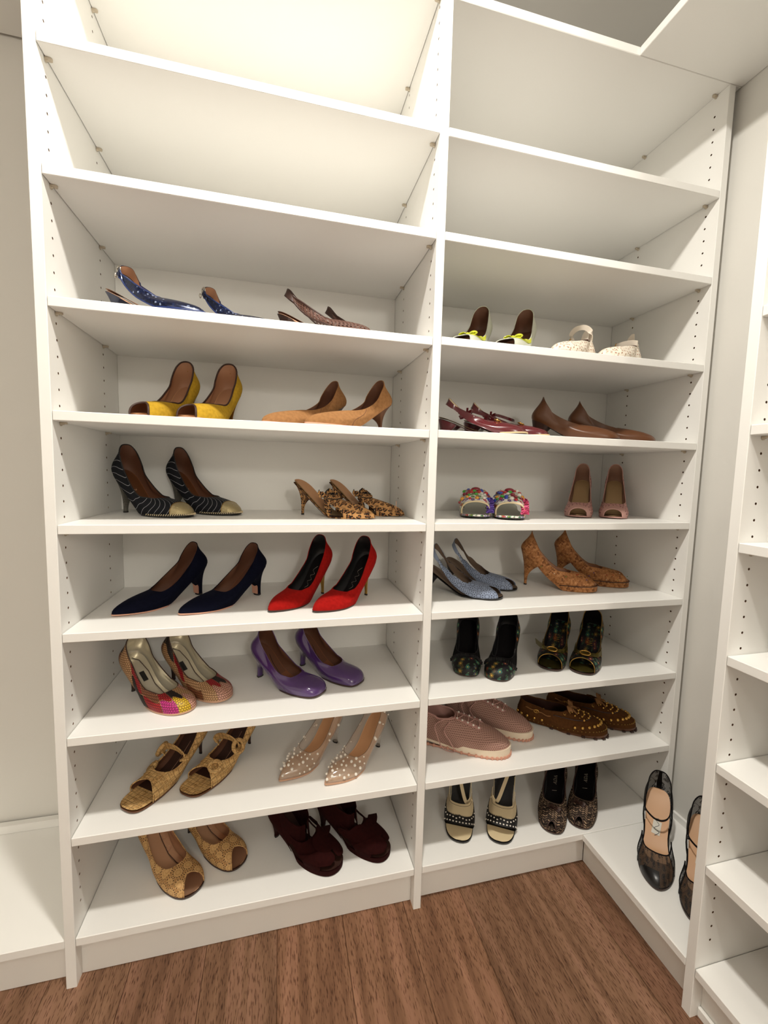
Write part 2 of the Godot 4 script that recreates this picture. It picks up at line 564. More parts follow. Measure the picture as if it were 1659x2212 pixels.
# ------------------------------------------------------------------ shoe lasts
# A shoe is built around a last: toe towards +z, up +y, z = 0 in the middle of its length.
# q runs from the toe (0) round one side (+ is +x, - is -x) to the back of the heel (+-1); r from the feather edge (0) to the topline (1).
class Last:
	var L := 0.23          # length on the ground
	var wb := 0.0385        # half width at the ball
	var hh := 0.09         # heel height
	var th := 0.0035       # sole thickness
	var plat := 0.0        # platform under the forefoot
	var toe := 0.0         # 0 pointed, 1 round, 2 square
	var ball := 0.64       # where the heel slope reaches the ball
	var st := 0.62         # throat
	var hv := 0.036        # throat height above the bed
	var hs := 0.043        # side height
	var hb := 0.058        # back height
	var toeh := 0.020      # toe box height
	var side := 1.0        # +1: inner side of the foot at +x
	var spring := 0.003
	var waist := 1.0
	var back := 1.15
	var lean := 0.027      # how far the top of the back leans forward
	var bend := 0.005      # how far the toe turns to the inner side
	var puff := 0.0
	const EP := [Vector2(0, 1), Vector2(.13, .985), Vector2(.42, .915), Vector2(.72, .83), Vector2(.95, .73), Vector2(1, .64), Vector2(.86, .50), Vector2(.70, .36), Vector2(.66, .22), Vector2(.66, .10), Vector2(.46, .022), Vector2(0, 0)]
	const ER := [Vector2(0, 1), Vector2(.34, .988), Vector2(.66, .95), Vector2(.88, .88), Vector2(.99, .78), Vector2(1, .67), Vector2(.88, .52), Vector2(.72, .37), Vector2(.67, .22), Vector2(.67, .10), Vector2(.47, .022), Vector2(0, 0)]
	const EQ := [Vector2(0, 1), Vector2(.46, .996), Vector2(.80, .962), Vector2(.94, .89), Vector2(1.0, .78), Vector2(1, .67), Vector2(.88, .52), Vector2(.72, .37), Vector2(.67, .22), Vector2(.67, .10), Vector2(.47, .022), Vector2(0, 0)]
	var E := []
	var T := []

	func make() -> void:
		E = []
		ball = clampf(.64 - hh * 1.35, .46, .62)
		for i in 12:
			var p: Vector2 = EP[i].lerp(ER[i], toe) if toe <= 1.0 else ER[i].lerp(EQ[i], toe - 1.0)
			if i >= 6 and i <= 8: p.x *= waist
			if i >= 8: p.x *= back
			E.append(p)
		var s4 := st - .078
		var w5 := waist * .5 + .5
		T = [Vector3(0, st, hv), Vector3(.22, st - .004, hv), Vector3(.44, st - .016, hv * .99), Vector3(.63, st - .040, hv * .98), Vector3(.76, s4, lerpf(hv, hs, .25)),
			Vector3(.86, lerpf(s4, .18, .30), lerpf(hv, hs, .7)), Vector3(.80 * w5, lerpf(s4, .18, .58), hs), Vector3(.71 * w5, lerpf(s4, .18, .81), hs * 1.04), Vector3(.64 * back, .18, lerpf(hs, hb, .32)), Vector3(.56 * back, .085, lerpf(hs, hb, .68)), Vector3(.31 * back, .022, lerpf(hs, hb, .94)), Vector3(0, .004, hb)]

	func zs(s: float) -> float:
		return (s - .5) * L

	func bed(s: float) -> float:
		var base := th + plat
		if s >= ball:
			var k := (s - ball) / (1.0 - ball)
			return base + spring * k * k
		var x := 1.0 - s / ball
		# x: 0 at the ball, 1 at the back
		var f := (x * x * x - 2.0 * x * x + x) * .38 + (3.0 * x * x - 2.0 * x * x * x) + (x * x * x - x * x) * .50
		return base + (hh - base) * f

	func shift(s: float) -> float:
		var k := maxf(s - .35, 0.0)
		return side * bend * (k * k * 2.4 - .15)

	func edge2(q: float) -> Vector2:      # (x, s)
		if q > 1.0: q -= 2.0
		if q < -1.0: q += 2.0
		var p: Vector2 = CatR.at2(E, absf(q))
		return Vector2(p.x * wb * signf(q) + shift(p.y), p.y)

	func edge(q: float) -> Vector3:
		var p := edge2(q)
		return Vector3(p.x, bed(p.y) - (th * .9) * (1.0 - smoothstep(.44, .56, p.y)), zs(p.y))

	func outward(q: float) -> Vector3:
		var a := edge(q - .012)
		var b := edge(q + .012)
		var n := Vector3(b.z - a.z, 0, -(b.x - a.x))
		n.y = 0
		n = n.normalized()
		var c := edge(q)
		if n.dot(Vector3(c.x - shift(.5), 0, c.z)) < 0: n = -n
		return n

	func top(q: float) -> Vector3:
		if q > 1.0: q -= 2.0
		if q < -1.0: q += 2.0
		var p: Vector3 = CatR.at3(T, absf(q))
		var z := zs(p.y)
		var k := smoothstep(.62, 1.0, absf(q))
		return Vector3(p.x * wb * signf(q) + shift(p.y), bed(p.y) + p.z, z + lean * k)

	func surf(q: float, r: float, off := 0.0) -> Vector3:
		if q > 1.0: q -= 2.0
		if q < -1.0: q += 2.0
		var e := edge(q)
		var t := top(q)
		var n := outward(q)
		var v := 1.0 - smoothstep(.16, .52, absf(q))
		var d := e.distance_to(t)
		var dh := Vector3(e.x - t.x, 0, e.z - t.z)
		dh = dh.normalized() if dh.length() > .001 else n
		var p1 := e + (Vector3.UP + n * lerpf(.46, .10, v)).normalized() * lerpf(.38 * d, minf(toeh, .8 * d), v)
		var dir := (dh * lerpf(.22, 1.0, v) + Vector3.DOWN * lerpf(1.0, .16 - puff, v)).normalized()
		var p2 := t + dir * .40 * d
		var u := 1.0 - r
		var p := e * u * u * u + p1 * 3.0 * u * u * r + p2 * 3.0 * u * r * r + t * r * r * r
		if off != 0.0:
			var o := (n * (1.0 - .85 * v * r) + Vector3.UP * (.85 * v * r)).normalized()
			p += o * off
		return p

class CatR:
	static func at2(p: Array, u: float) -> Vector2:
		var n := p.size() - 1
		var x := clampf(u, 0.0, 1.0) * n
		var i := mini(int(x), n - 1)
		var t := x - i
		var b: Vector2 = p[i]
		var c: Vector2 = p[i + 1]
		# mirror across the axis at both ends so that toe and heel close smoothly
		var a: Vector2 = p[i - 1] if i > 0 else Vector2(-p[1].x, p[1].y)
		var d: Vector2 = p[i + 2] if i + 2 <= n else Vector2(-p[n - 1].x, p[n - 1].y)
		return (b * 2.0 + (c - a) * t + (a * 2.0 - b * 5.0 + c * 4.0 - d) * t * t + (b * 3.0 - a - c * 3.0 + d) * t * t * t) * 0.5
	static func at3(p: Array, u: float) -> Vector3:
		var n := p.size() - 1
		var x := clampf(u, 0.0, 1.0) * n
		var i := mini(int(x), n - 1)
		var t := x - i
		var b: Vector3 = p[i]
		var c: Vector3 = p[i + 1]
		var a: Vector3 = p[i - 1] if i > 0 else Vector3(-p[1].x, p[1].y, p[1].z)
		var d: Vector3 = p[i + 2] if i + 2 <= n else Vector3(-p[n - 1].x, p[n - 1].y, p[n - 1].z)
		return (b * 2.0 + (c - a) * t + (a * 2.0 - b * 5.0 + c * 4.0 - d) * t * t + (b * 3.0 - a - c * 3.0 + d) * t * t * t) * 0.5

# piece of the upper between q0..q1 and r0(q)..r1(q), as a thin shell skin at offset off
func skin(l: Last, q0: float, q1: float, r0: Callable, r1: Callable, off := 0.0, nq := 56, nr := 9, flip := false) -> ArrayMesh:
	var st := tool()
	st.set_smooth_group(0)
	var g := []
	for i in nq + 1:
		var q := lerpf(q0, q1, float(i) / nq)
		var a: float = r0.call(q)
		var b: float = r1.call(q)
		var row := PackedVector3Array()
		var uvs := PackedVector2Array()
		for j in nr + 1:
			var r := lerpf(a, b, float(j) / nr)
			row.append(l.surf(q, r, off))
			uvs.append(Vector2(q, r))
		g.append([row, uvs])
	for i in nq:
		for j in nr:
			var idx := [[i, j], [i + 1, j], [i + 1, j + 1], [i, j + 1]]
			var order := [0, 1, 2, 0, 2, 3] if flip else [0, 2, 1, 0, 3, 2]
			for k in order:
				var c: Array = idx[k]
				st.set_uv(g[c[0]][1][c[1]])
				st.add_vertex(g[c[0]][0][c[1]])
	return mesh_of(st)

# two skins and the rim between them: a piece of leather with thickness
func shell(l: Last, q0: float, q1: float, r0: Callable, r1: Callable, out := 0.0010, inn := -0.0008, nq := 40, nr := 6) -> ArrayMesh:
	var st := tool()
	st.set_smooth_group(0)
	var rows := []
	for i in nq + 1:
		var q := lerpf(q0, q1, float(i) / nq)
		var a: float = r0.call(q)
		var b: float = r1.call(q)
		var o := PackedVector3Array(); var n := PackedVector3Array(); var uv := PackedVector2Array()
		for j in nr + 1:
			var r := lerpf(a, b, float(j) / nr)
			o.append(l.surf(q, r, out)); n.append(l.surf(q, r, inn)); uv.append(Vector2(q, r))
		rows.append([o, n, uv])
	for i in nq:
		var A: Array = rows[i]; var B: Array = rows[i + 1]
		st.set_smooth_group(0)
		for j in nr:
			for k in [0, 1]:
				var p := [[A[k][j], A[2][j]], [B[k][j], B[2][j]], [B[k][j + 1], B[2][j + 1]], [A[k][j + 1], A[2][j + 1]]]
				for m in ([0, 2, 1, 0, 3, 2] if k == 0 else [0, 1, 2, 0, 2, 3]):
					st.set_uv(p[m][1]); st.add_vertex(p[m][0])
		st.set_smooth_group(-1)
		for e in [0, nr]:
			st.set_uv(A[2][e])
			quad(st, A[0][e], B[0][e], B[1][e], A[1][e])
	st.set_smooth_group(-1)
	for R in [rows[0], rows[nq]]:
		for j in nr:
			st.set_uv(R[2][j])
			quad(st, R[0][j], R[0][j + 1], R[1][j + 1], R[1][j])
	return mesh_of(st)

func line_on(l: Last, q0: float, q1: float, r: Callable, off: float, n: int) -> PackedVector3Array:
	var o := PackedVector3Array()
	for i in n + 1:
		var q := lerpf(q0, q1, float(i) / n)
		o.append(l.surf(q, r.call(q), off))
	return o

# footbed between s0 and s1
func footbed(l: Last, inset := 0.0012, lift := 0.0012, s_lo := 0.0, s_hi := 1.0, nq := 34, cup := 0.002) -> ArrayMesh:
	var st := tool()
	st.set_smooth_group(0)
	var rows := []
	for i in nq + 1:
		var q := float(i) / nq
		var p := l.edge2(q)
		if p.y < s_lo - .001 or p.y > s_hi + .001: continue
		var m := l.edge2(-q)
		var row := PackedVector3Array()
		for j in 9:
			var f := j / 8.0
			var x := lerpf(m.x, p.x, f)
			var c := (p.x + m.x) * .5
			x = c + (x - c) * maxf(0.0, 1.0 - inset / maxf(absf(p.x - c), .0001))
			var e := f * 2.0 - 1.0
			var z := l.zs(p.y)
			if q < .04: z -= inset
			if q > .96: z += inset
			row.append(Vector3(x, l.bed(p.y) + lift + cup * e * e, z))
		rows.append([row, q])
	for i in rows.size() - 1:
		for j in 8:
			var v := [[rows[i][0][j], Vector2(j / 8.0, rows[i][1])], [rows[i][0][j + 1], Vector2((j + 1) / 8.0, rows[i][1])], [rows[i + 1][0][j + 1], Vector2((j + 1) / 8.0, rows[i + 1][1])], [rows[i + 1][0][j], Vector2(j / 8.0, rows[i + 1][1])]]
			for k in [0, 1, 2, 0, 2, 3]:
				st.set_uv(v[k][1]); st.add_vertex(v[k][0])
	return mesh_of(st)

# the sole: a slab that follows the bed, flat on the ground under the forefoot
func sole(l: Last, grow := 0.0008, s_lo := 0.0, plat_only := false, th_top := 0.0004) -> ArrayMesh:
	var st := tool()
	var nq := 48
	var upr := PackedVector3Array(); var low := PackedVector3Array()
	var ss := PackedFloat32Array()
	for i in range(-nq, nq + 1):
		var q := float(i) / nq
		var e := l.edge2(q)
		var n := l.outward(q)
		var s := e.y
		var b := l.bed(s)
		var k := smoothstep(.44, .58, s)
		var down := l.th + l.plat * k
		var gw := lerpf(-.0022, grow, smoothstep(.42, .56, s)) if grow < .002 else grow
		var u := Vector3(e.x, b + th_top - .0018 * (1.0 - smoothstep(.42, .56, s)), l.zs(s)) + n * gw
		var d := Vector3(e.x, maxf(b - down, .0002), l.zs(s)) + n * (gw - absf(grow) * .4)
		upr.append(u); low.append(d); ss.append(s)
	for i in nq * 2:
		if ss[i] < s_lo and ss[i + 1] < s_lo: continue
		st.set_smooth_group(0)
		quad(st, upr[i], upr[i + 1], low[i + 1], low[i])
	st.set_smooth_group(1)
	for i in nq:
		var a := nq - i; var b := nq - i - 1
		var c := nq + i; var d := nq + i + 1
		if ss[a] < s_lo and ss[b] < s_lo: continue
		quad(st, low[a], low[b], low[d], low[c])
		quad(st, upr[c], upr[d], upr[b], upr[a])
	return mesh_of(st)

# heel: from the back of the sole down to a tip; bulge < 1 narrows fast (stiletto), 1 is straight (block)
func heel(l: Last, top_s: float, tip_s: float, tw: float, td: float, pw: float, y_low := 0.004, y_up := -1.0, grow := 0.0004, nl := 14) -> ArrayMesh:
	var st := tool()
	var n := 24
	var topr := PackedVector3Array()
	var half := 14
	var q0 := 0.6
	for i in 60:      # where the outline crosses top_s
		q0 = .5 + .5 * i / 60.0
		if l.edge2(q0).y <= top_s: break
	for i in half + 1:
		var f := float(i) / half
		var q := lerpf(q0, 2.0 - q0, f)
		var qq := q if q <= 1.0 else -(2.0 - q)
		var e := l.edge2(qq)
		var nn := l.outward(qq)
		topr.append(Vector3(e.x, l.bed(e.y) - l.th + .0006, l.zs(e.y)) + nn * grow)
	var a0 := topr[half]; var a1 := topr[0]
	var fr := n - half
	for i in range(1, fr):
		var f := float(i) / fr
		var p := a0.lerp(a1, f)
		p.z -= .004 * sin(PI * f)      # slightly hollow breast
		topr.append(p)
	var cz := l.zs(tip_s)
	var bot := PackedVector3Array()
	for i in topr.size():
		var p: Vector3
		if i <= half:
			var a := PI * float(i) / half
			p = Vector3(cos(a) * tw, y_low, cz - sin(a) * td * 1.2)
		else:
			var f := float(i - half) / fr
			p = Vector3(lerpf(-tw, tw, f), y_low, cz + td * .8 * sin(PI * f) * .4)
		bot.append(p)
	var rows := []
	for j in nl + 1:
		var t := float(j) / nl
		t = t * t * (1.4 - .4 * t) if pw > 1.5 else t
		var k := pow(1.0 - t, pw)
		var row := PackedVector3Array()
		for i in topr.size():
			var p := bot[i].lerp(topr[i], k)
			p.y = lerpf(topr[i].y, y_low, t)
			p.y = minf(p.y, l.bed(clampf(p.z / l.L + .5, 0.0, 1.0)) - l.th + .0006 - .001 * minf(1.0, t * 10.0))
			row.append(p)
		rows.append(row)
	st.set_smooth_group(0)
	var m := topr.size()
	for j in nl:
		if y_up > 0.0 and rows[j][0].y < y_up and false: continue
		for i in m:
			var i2 := (i + 1) % m
			st.set_uv(Vector2(float(i) / m, float(j) / nl)); st.add_vertex(rows[j][i])
			st.set_uv(Vector2(float(i) / m, float(j + 1) / nl)); st.add_vertex(rows[j + 1][i])
			st.set_uv(Vector2(float(i + 1) / m, float(j + 1) / nl)); st.add_vertex(rows[j + 1][i2])
			st.set_uv(Vector2(float(i) / m, float(j) / nl)); st.add_vertex(rows[j][i])
			st.set_uv(Vector2(float(i + 1) / m, float(j + 1) / nl)); st.add_vertex(rows[j + 1][i2])
			st.set_uv(Vector2(float(i + 1) / m, float(j) / nl)); st.add_vertex(rows[j][i2])
	st.set_smooth_group(-1)
	for i in range(1, m - 1):
		tri(st, rows[nl][0], rows[nl][i], rows[nl][i + 1])
	return mesh_of(st)

func heel_tip(l: Last, tip_s: float, tw: float, td: float, y := 0.004) -> ArrayMesh:
	var st := tool()
	st.set_smooth_group(-1)
	var cz := l.zs(tip_s)
	var r := PackedVector3Array()
	for i in 15:
		var a := PI * i / 14.0
		r.append(Vector3(cos(a) * (tw + .0004), 0, cz - sin(a) * (td * 1.2 + .0004)))
	for i in range(1, 6):
		var f := i / 6.0
		r.append(Vector3(lerpf(-tw, tw, f), 0, cz + td * .8 * sin(PI * f) * .4 + .0003))
	for i in r.size():
		var a := r[i]; var b := r[(i + 1) % r.size()]
		quad(st, a, b, b + Vector3(0, y, 0), a + Vector3(0, y, 0))
	for i in range(1, r.size() - 1):
		tri(st, r[0], r[i + 1], r[i])
		tri(st, r[0] + Vector3(0, y, 0), r[i] + Vector3(0, y, 0), r[i + 1] + Vector3(0, y, 0))
	return mesh_of(st)

func zero(_q: float) -> float: return 0.0
func one(_q: float) -> float: return 1.0

# opening at the toe: half width w (in q) and height h (in r)
func peep(w: float, h: float) -> Callable:
	return func(q: float) -> float:
		var k := absf(q) / w
		return h * sqrt(maxf(0.0, 1.0 - k * k)) if k < 1.0 else 0.0

# a shoe's root node, placed by the point its toe touches
func shoe_root(called: String, label: String, category: String, toe: Vector3, deg: float, l: Last, group: String) -> Node3D:
	var a := deg_to_rad(deg)
	var dir := Vector3(sin(a), 0, cos(a))
	return thing(called, label, category, toe - dir * l.L * .5, a, group)

# closed pump: upper, lining, binding, insole, sole, heel, tip
func pump(o: Node3D, l: Last, d: Dictionary) -> void:
	var r0: Callable = peep(d.peep[0], d.peep[1]) if d.has("peep") else zero
	var up: Callable = one
	var q1: float = d.get("q1", 1.0)
	part("upper", skin(l, -q1, q1, r0, up, 0.0, 64, 10), d.upper, o)
	part("lining", skin(l, -q1, q1, r0, up, -.0016, 44, 8, true), d.lining, o)
	var b := line_on(l, -q1, q1, up, -.0008, 72)
	part("topline_binding", tube_mesh(b, d.get("bind_r", .0012), 6, q1 >= 1.0), d.get("bind", d.upper), o)
	if d.has("peep"):
		var w: float = d.peep[0]
		var e := PackedVector3Array()
		for i in 33:
			var f := cos(PI * i / 32.0) * w
			e.append(l.surf(f, r0.call(f), -.0006))
		part("toe_opening_edge", tube_mesh(e, d.get("peep_r", .0013), 6), d.get("peep_bind", d.get("bind", d.upper)), o)
	bottom(o, l, d)

func bottom(o: Node3D, l: Last, d: Dictionary) -> void:
	part("insole", footbed(l), d.insole, o)
	if d.has("heel_pad"):
		part("heel_pad", footbed(l, .004, .0022, 0.0, d.get("pad_to", .45), 40), d.heel_pad, o)
	var s := part("sole", sole(l), d.get("sole", M.sole_tan), o)
	if d.has("heel"):
		var h: Array = d.heel      # top_s, tip_s, tw, td, pow
		part("heel", heel(l, h[0], h[1], h[2], h[3], h[4]), d.heel_mat, o)
		part("heel_tip", heel_tip(l, h[1], h[2], h[3]), M.rubber, o)

func ball_mesh(r: float, seg := 10) -> SphereMesh:
	var s := SphereMesh.new()
	s.radius = r
	s.height = r * 2.0
	s.radial_segments = seg
	s.rings = seg / 2
	return s

func dot(called: String, mesh: Mesh, m: Material, parent: Node3D, at: Vector3, sc := Vector3.ONE) -> MeshInstance3D:
	var o := part(called, mesh, m, parent)
	o.position = at
	o.scale = sc
	return o

# ------------------------------------------------------------------ shoe materials
func suede(called: String, c: Color) -> StandardMaterial3D:
	var m := mat(called, c, .95, 0, .2)
	m.albedo_texture = T_mottle
	triplanar(m, Vector3.ONE * 11.0)
	m.rim_enabled = true
	m.rim = .35
	m.rim_tint = .8
	return m

func patent(called: String, c: Color) -> StandardMaterial3D:
	var m := mat(called, c, .22, 0, .5)
	m.clearcoat_enabled = true
	m.clearcoat = 1.0
	m.clearcoat_roughness = .04
	return m

func printed(called: String, t: Texture2D, sc: float, rough := .6, c := Color(1, 1, 1)) -> StandardMaterial3D:
	var m := mat(called, c, rough, 0, .4)
	m.albedo_texture = t
	triplanar(m, Vector3.ONE * sc)
	return m

var T_mottle: Texture2D

# nearest of a jittered grid of n x n seeds on a torus: (distance, second distance, cell hash, angle)
func seeds(n: int, sd: int) -> Array:
	var g := RandomNumberGenerator.new()
	g.seed = sd
	var a := []
	for i in n * n:
		a.append(Vector3(g.randf_range(.18, .82), g.randf_range(.18, .82), g.randf()))
	return a

func nearest(a: Array, n: int, u: float, v: float) -> Array:
	var x := u * n
	var y := v * n
	var cx := int(floor(x))
	var cy := int(floor(y))
	var best := 9.0
	var second := 9.0
	var h := 0.0
	var bd := Vector2.ZERO
	for j in [-1, 0, 1]:
		for i in [-1, 0, 1]:
			var s: Vector3 = a[posmod(cy + j, n) * n + posmod(cx + i, n)]
			var dx: float = cx + i + s.x - x
			var dy: float = cy + j + s.y - y
			var d := dx * dx + dy * dy
			if d < best:
				second = best; best = d; h = s.z; bd = Vector2(dx, dy)
			elif d < second:
				second = d
	return [sqrt(best), sqrt(second), h, bd]

func wave(x: float) -> float: return .5 + .5 * sin(TAU * x)

func shoe_materials() -> void:
	T_mottle = noise_tex(noise(FastNoiseLite.TYPE_SIMPLEX, .03, 3, 5), 256, [[0.0, Color(.86, .86, .86)], [.5, Color(.94, .94, .94)], [1.0, Color(1, 1, 1)]])
	mat("sole_tan", rgb(205, 160, 130), .5)
	mat("sole_dark", rgb(58, 36, 28), .45)
	mat("sole_black", rgb(22, 20, 20), .45)
	mat("sole_cream", rgb(222, 196, 152), .5)
	mat("rubber", rgb(34, 28, 26), .7)
	mat("gold", rgb(214, 170, 92), .22, 1.0)
	mat("gold_dark", rgb(150, 118, 62), .3, 1.0)
	mat("steel", rgb(190, 185, 175), .2, 1.0)
	mat("pearl", rgb(240, 232, 220), .18)
	mat("black", rgb(20, 19, 20), .55)
	suede("black_suede", rgb(26, 24, 25))
	mat("tan_lining", rgb(172, 124, 92), .6)
	mat("tan_insole", rgb(196, 146, 104), .55)
	mat("brown_lining", rgb(104, 66, 46), .6)
	mat("brown_insole", rgb(128, 80, 52), .55)
	mat("dark_brown", rgb(58, 34, 26), .5)
	mat("nude", rgb(214, 168, 128), .5)
	mat("white_label", rgb(222, 218, 206), .6)
	mat("label_ink", rgb(90, 90, 96), .6)
	# plain leathers and suedes of the pairs
	suede("yellow_suede", rgb(194, 154, 46))
	suede("tan_suede", rgb(164, 118, 76))
	suede("navy_suede", rgb(15, 17, 34))
	suede("red_suede", rgb(166, 26, 22))
	suede("burgundy_suede", rgb(44, 14, 13))
	suede("brown_suede", rgb(92, 58, 30))
	mat("brown_leather", rgb(94, 56, 30), .36)
	patent("purple_patent", rgb(76, 46, 104))
	patent("wine_patent", rgb(92, 14, 26))
	mat("blue_satin", rgb(26, 46, 100), .35)
	mat("navy_satin", rgb(24, 30, 56), .45)
	mat("cream_leather", rgb(228, 208, 168), .45)
	mat("grey_leather", rgb(196, 198, 182), .45)
	patent("lime_patent", rgb(206, 210, 44))
	mat("white_leather", rgb(236, 224, 208), .45)
	mat("pink_leather", rgb(194, 148, 138), .5)
	mat("rose_label", rgb(226, 92, 112), .5)
	mat("heel_pink", rgb(222, 166, 140), .5)
	mat("gold_insole", rgb(226, 219, 200), .27, .6)
	mat("bronze_insole", rgb(224, 178, 142), .22, .65)
	mat("green_gold", rgb(120, 108, 52), .25, .8)
	mat("tortoise", rgb(124, 78, 20), .25)
	mat("cork_lining", rgb(196, 150, 124), .6)
	mat("knit_sole", rgb(232, 214, 190), .6)
	mat("lug_pink", rgb(204, 150, 128), .7)
	mat("blush_lace", rgb(150, 112, 92), .7)
	mat("beige_insole", rgb(182, 150, 108), .6)
	mat("grey_brown", rgb(112, 92, 76), .7)
	# clear plastic of the pearl pumps
	var pv := mat("clear_plastic", Color(.90, .82, .74, .16), .08)
	pv.transparency = BaseMaterial3D.TRANSPARENCY_ALPHA
	var lu := mat("lucite", Color(.86, .80, .74, .35), .05)
	lu.transparency = BaseMaterial3D.TRANSPARENCY_ALPHA

	# leopard
	var sa := seeds(7, 11)
	var leo := img_tex(224, 224, func(u: float, v: float) -> Color:
		var k := nearest(sa, 7, u, v)
		var d: float = k[0]
		var a: float = (k[3] as Vector2).angle() + float(k[2]) * 6.0
		var base := rgb(196, 146, 92)
		var rr := .30 + .06 * sin(a * 3.0)
		var ring := absf(d - rr)
		if ring < .13 and sin(a * 2.0 + float(k[2]) * 9.0) > -.80: return rgb(34, 24, 20)
		if d < rr: return rgb(150, 98, 56)
		return base)
	printed("leopard", leo, 11.0, .8)
	# pinstripe cloth, cut on the slant
	var pin := mat("pinstripe", Color(1, 1, 1), .8, 0, .3)
	pin.albedo_texture = img_tex(256, 256, func(u: float, v: float) -> Color:
		var f := fposmod(u * 4.0 - v * 5.0, 1.0)
		return rgb(178, 178, 180) if f < .055 else rgb(24, 25, 30))
	pin.uv1_scale = Vector3(4.0, .8, 1)
	printed("tiny_check", img_tex(64, 64, func(u: float, v: float) -> Color:
		var a := 1.0 if fposmod(u * 4.0, 1.0) < .5 else 0.0
		var b := 1.0 if fposmod(v * 4.0, 1.0) < .5 else 0.0
		return rgb(24, 24, 26).lerp(rgb(150, 144, 130), (a + b) * .5)), 110.0, .7)
	var gc := mat("gold_cloth", rgb(176, 160, 120), .38, .65)
	gc.normal_enabled = true
	gc.normal_texture = noise_tex(noise(FastNoiseLite.TYPE_SIMPLEX, .03, 8, 3), 256, [], 9.0)
	triplanar(gc, Vector3(60, 60, 12))
	# cork
	var cork_n := noise(FastNoiseLite.TYPE_CELLULAR, .05, 21, 2)
	cork_n.cellular_return_type = FastNoiseLite.RETURN_CELL_VALUE
	printed("cork", noise_tex(cork_n, 256, [[0.0, rgb(84, 48, 26)], [.25, rgb(146, 94, 54)], [.6, rgb(176, 118, 70)], [1.0, rgb(198, 144, 94)]]), 14.0, .7)
	# raffia weave with a darker check
	var raf_n := noise(FastNoiseLite.TYPE_SIMPLEX, .9, 31, 2)
	var raf := func(u: float, v: float) -> Color:
		var a := raf_n.get_noise_2d(floor(u * 40.0) * 3.1, floor(v * 6.0))
		var b := raf_n.get_noise_2d(floor(v * 40.0) * 2.7 + 90.0, floor(u * 6.0))
		var over := fposmod(floor(u * 40.0) + floor(v * 40.0), 2.0) < 1.0
		var k: float = (a if over else b) * .5 + .5
		var c := rgb(240, 202, 138).lerp(rgb(150, 106, 58), clampf(k * 1.3 - .2, 0, 1))
		if fposmod(u * 5.0, 1.0) < .12 or fposmod(v * 5.0, 1.0) < .12: c = c.darkened(.22)
		return c
	printed("raffia", img_tex(256, 256, raf), 16.0, .7)
	# gold lace of rings with rows of small holes between them
	printed("gold_lace", img_tex(192, 192, func(u: float, v: float) -> Color:
		var y := v * 4.0
		var row := floorf(y)
		var x := u * 4.0 + (.5 if fposmod(row, 2.0) >= 1.0 else 0.0)
		var d := Vector2(fposmod(x, 1.0) - .5, (fposmod(y, 1.0) - .5))
		var r := d.length()
		var a := d.angle()
		var c := rgb(206, 164, 108)
		if r > .40 and r < .50 and sin(a * 14.0) > .1: return rgb(70, 44, 28)
		if r > .52: c = rgb(176, 132, 82)
		if r > .18 and r < .24: c = rgb(184, 140, 88)
		return c), 10.0, .6)
	# dark sequins; the few pale ones are sparkle painted into the colour
	var sq := seeds(14, 5)
	var seq := mat("sequins", Color(1, 1, 1), .25, .35)
	seq.albedo_texture = img_tex(224, 224, func(u: float, v: float) -> Color:
		var k := nearest(sq, 14, u, v)
		var h: float = k[2]
		if float(k[1]) - float(k[0]) < .14: return rgb(14, 18, 40)
		if h > .94: return rgb(150, 164, 196)
		return rgb(10, 16, 40).lerp(rgb(26, 42, 84), h))
	triplanar(seq, Vector3.ONE * 18.0)
	# crocheted net
	var net := mat("net", Color(1, 1, 1), .7)
	net.albedo_texture = img_tex(160, 160, func(u: float, v: float) -> Color:
		var row := floorf(v * 8.0)
		var x := fposmod(u * 6.0 + (.5 if fposmod(row, 2.0) >= 1.0 else 0.0), 1.0) - .5
		var y := fposmod(v * 8.0, 1.0) - .5
		var hole := Vector2(x / .27, y / .30).length() < 1.0
		var c := rgb(66, 40, 32).lerp(rgb(132, 92, 76), wave(u * 30.0 + v * 17.0) * .8)
		c.a = 0.0 if hole else 1.0
		return c)
	net.transparency = BaseMaterial3D.TRANSPARENCY_ALPHA_SCISSOR
	net.alpha_scissor_threshold = .5
	net.uv1_scale = Vector3(5.0, 1.3, 1)
	# punched flowers: dark petals on pale leather
	var punched := img_tex(192, 192, func(u: float, v: float) -> Color:
		var y := v * 3.0
		var row := floorf(y)
		var x := u * 3.0 + (.5 if fposmod(row, 2.0) >= 1.0 else 0.0)
		var d := Vector2(fposmod(x, 1.0) - .5, fposmod(y, 1.0) - .5)
		var r := d.length()
		var a := fposmod(d.angle() / TAU * 12.0, 1.0) - .5
		if r > .16 and r < .40 and absf(a) * r * .55 < .030 * sin((r - .16) / .24 * PI): return Color(.13, .12, .12)
		if r > .46 and r < .54 and absf(a) < .22: return Color(.2, .19, .19)
		return Color(1, 1, 1))
	printed("blue_punched", punched, 15.0, .55, rgb(142, 154, 178))
	var blob := seeds(9, 77)
	var punched2 := img_tex(160, 160, func(u: float, v: float) -> Color:
		var k := nearest(blob, 9, u, v)
		var b: Vector2 = k[3]
		b = b.rotated(float(k[2]) * 6.0)
		return Color(.36, .16, .17) if Vector2(b.x / .30, b.y / .17).length() < 1.0 else Color(1, 1, 1))
	printed("pink_punched", punched2, 12.0, .55, rgb(206, 154, 146))
	# flowers on black satin, on white leather, on bright cotton
	var fa := seeds(5, 19)
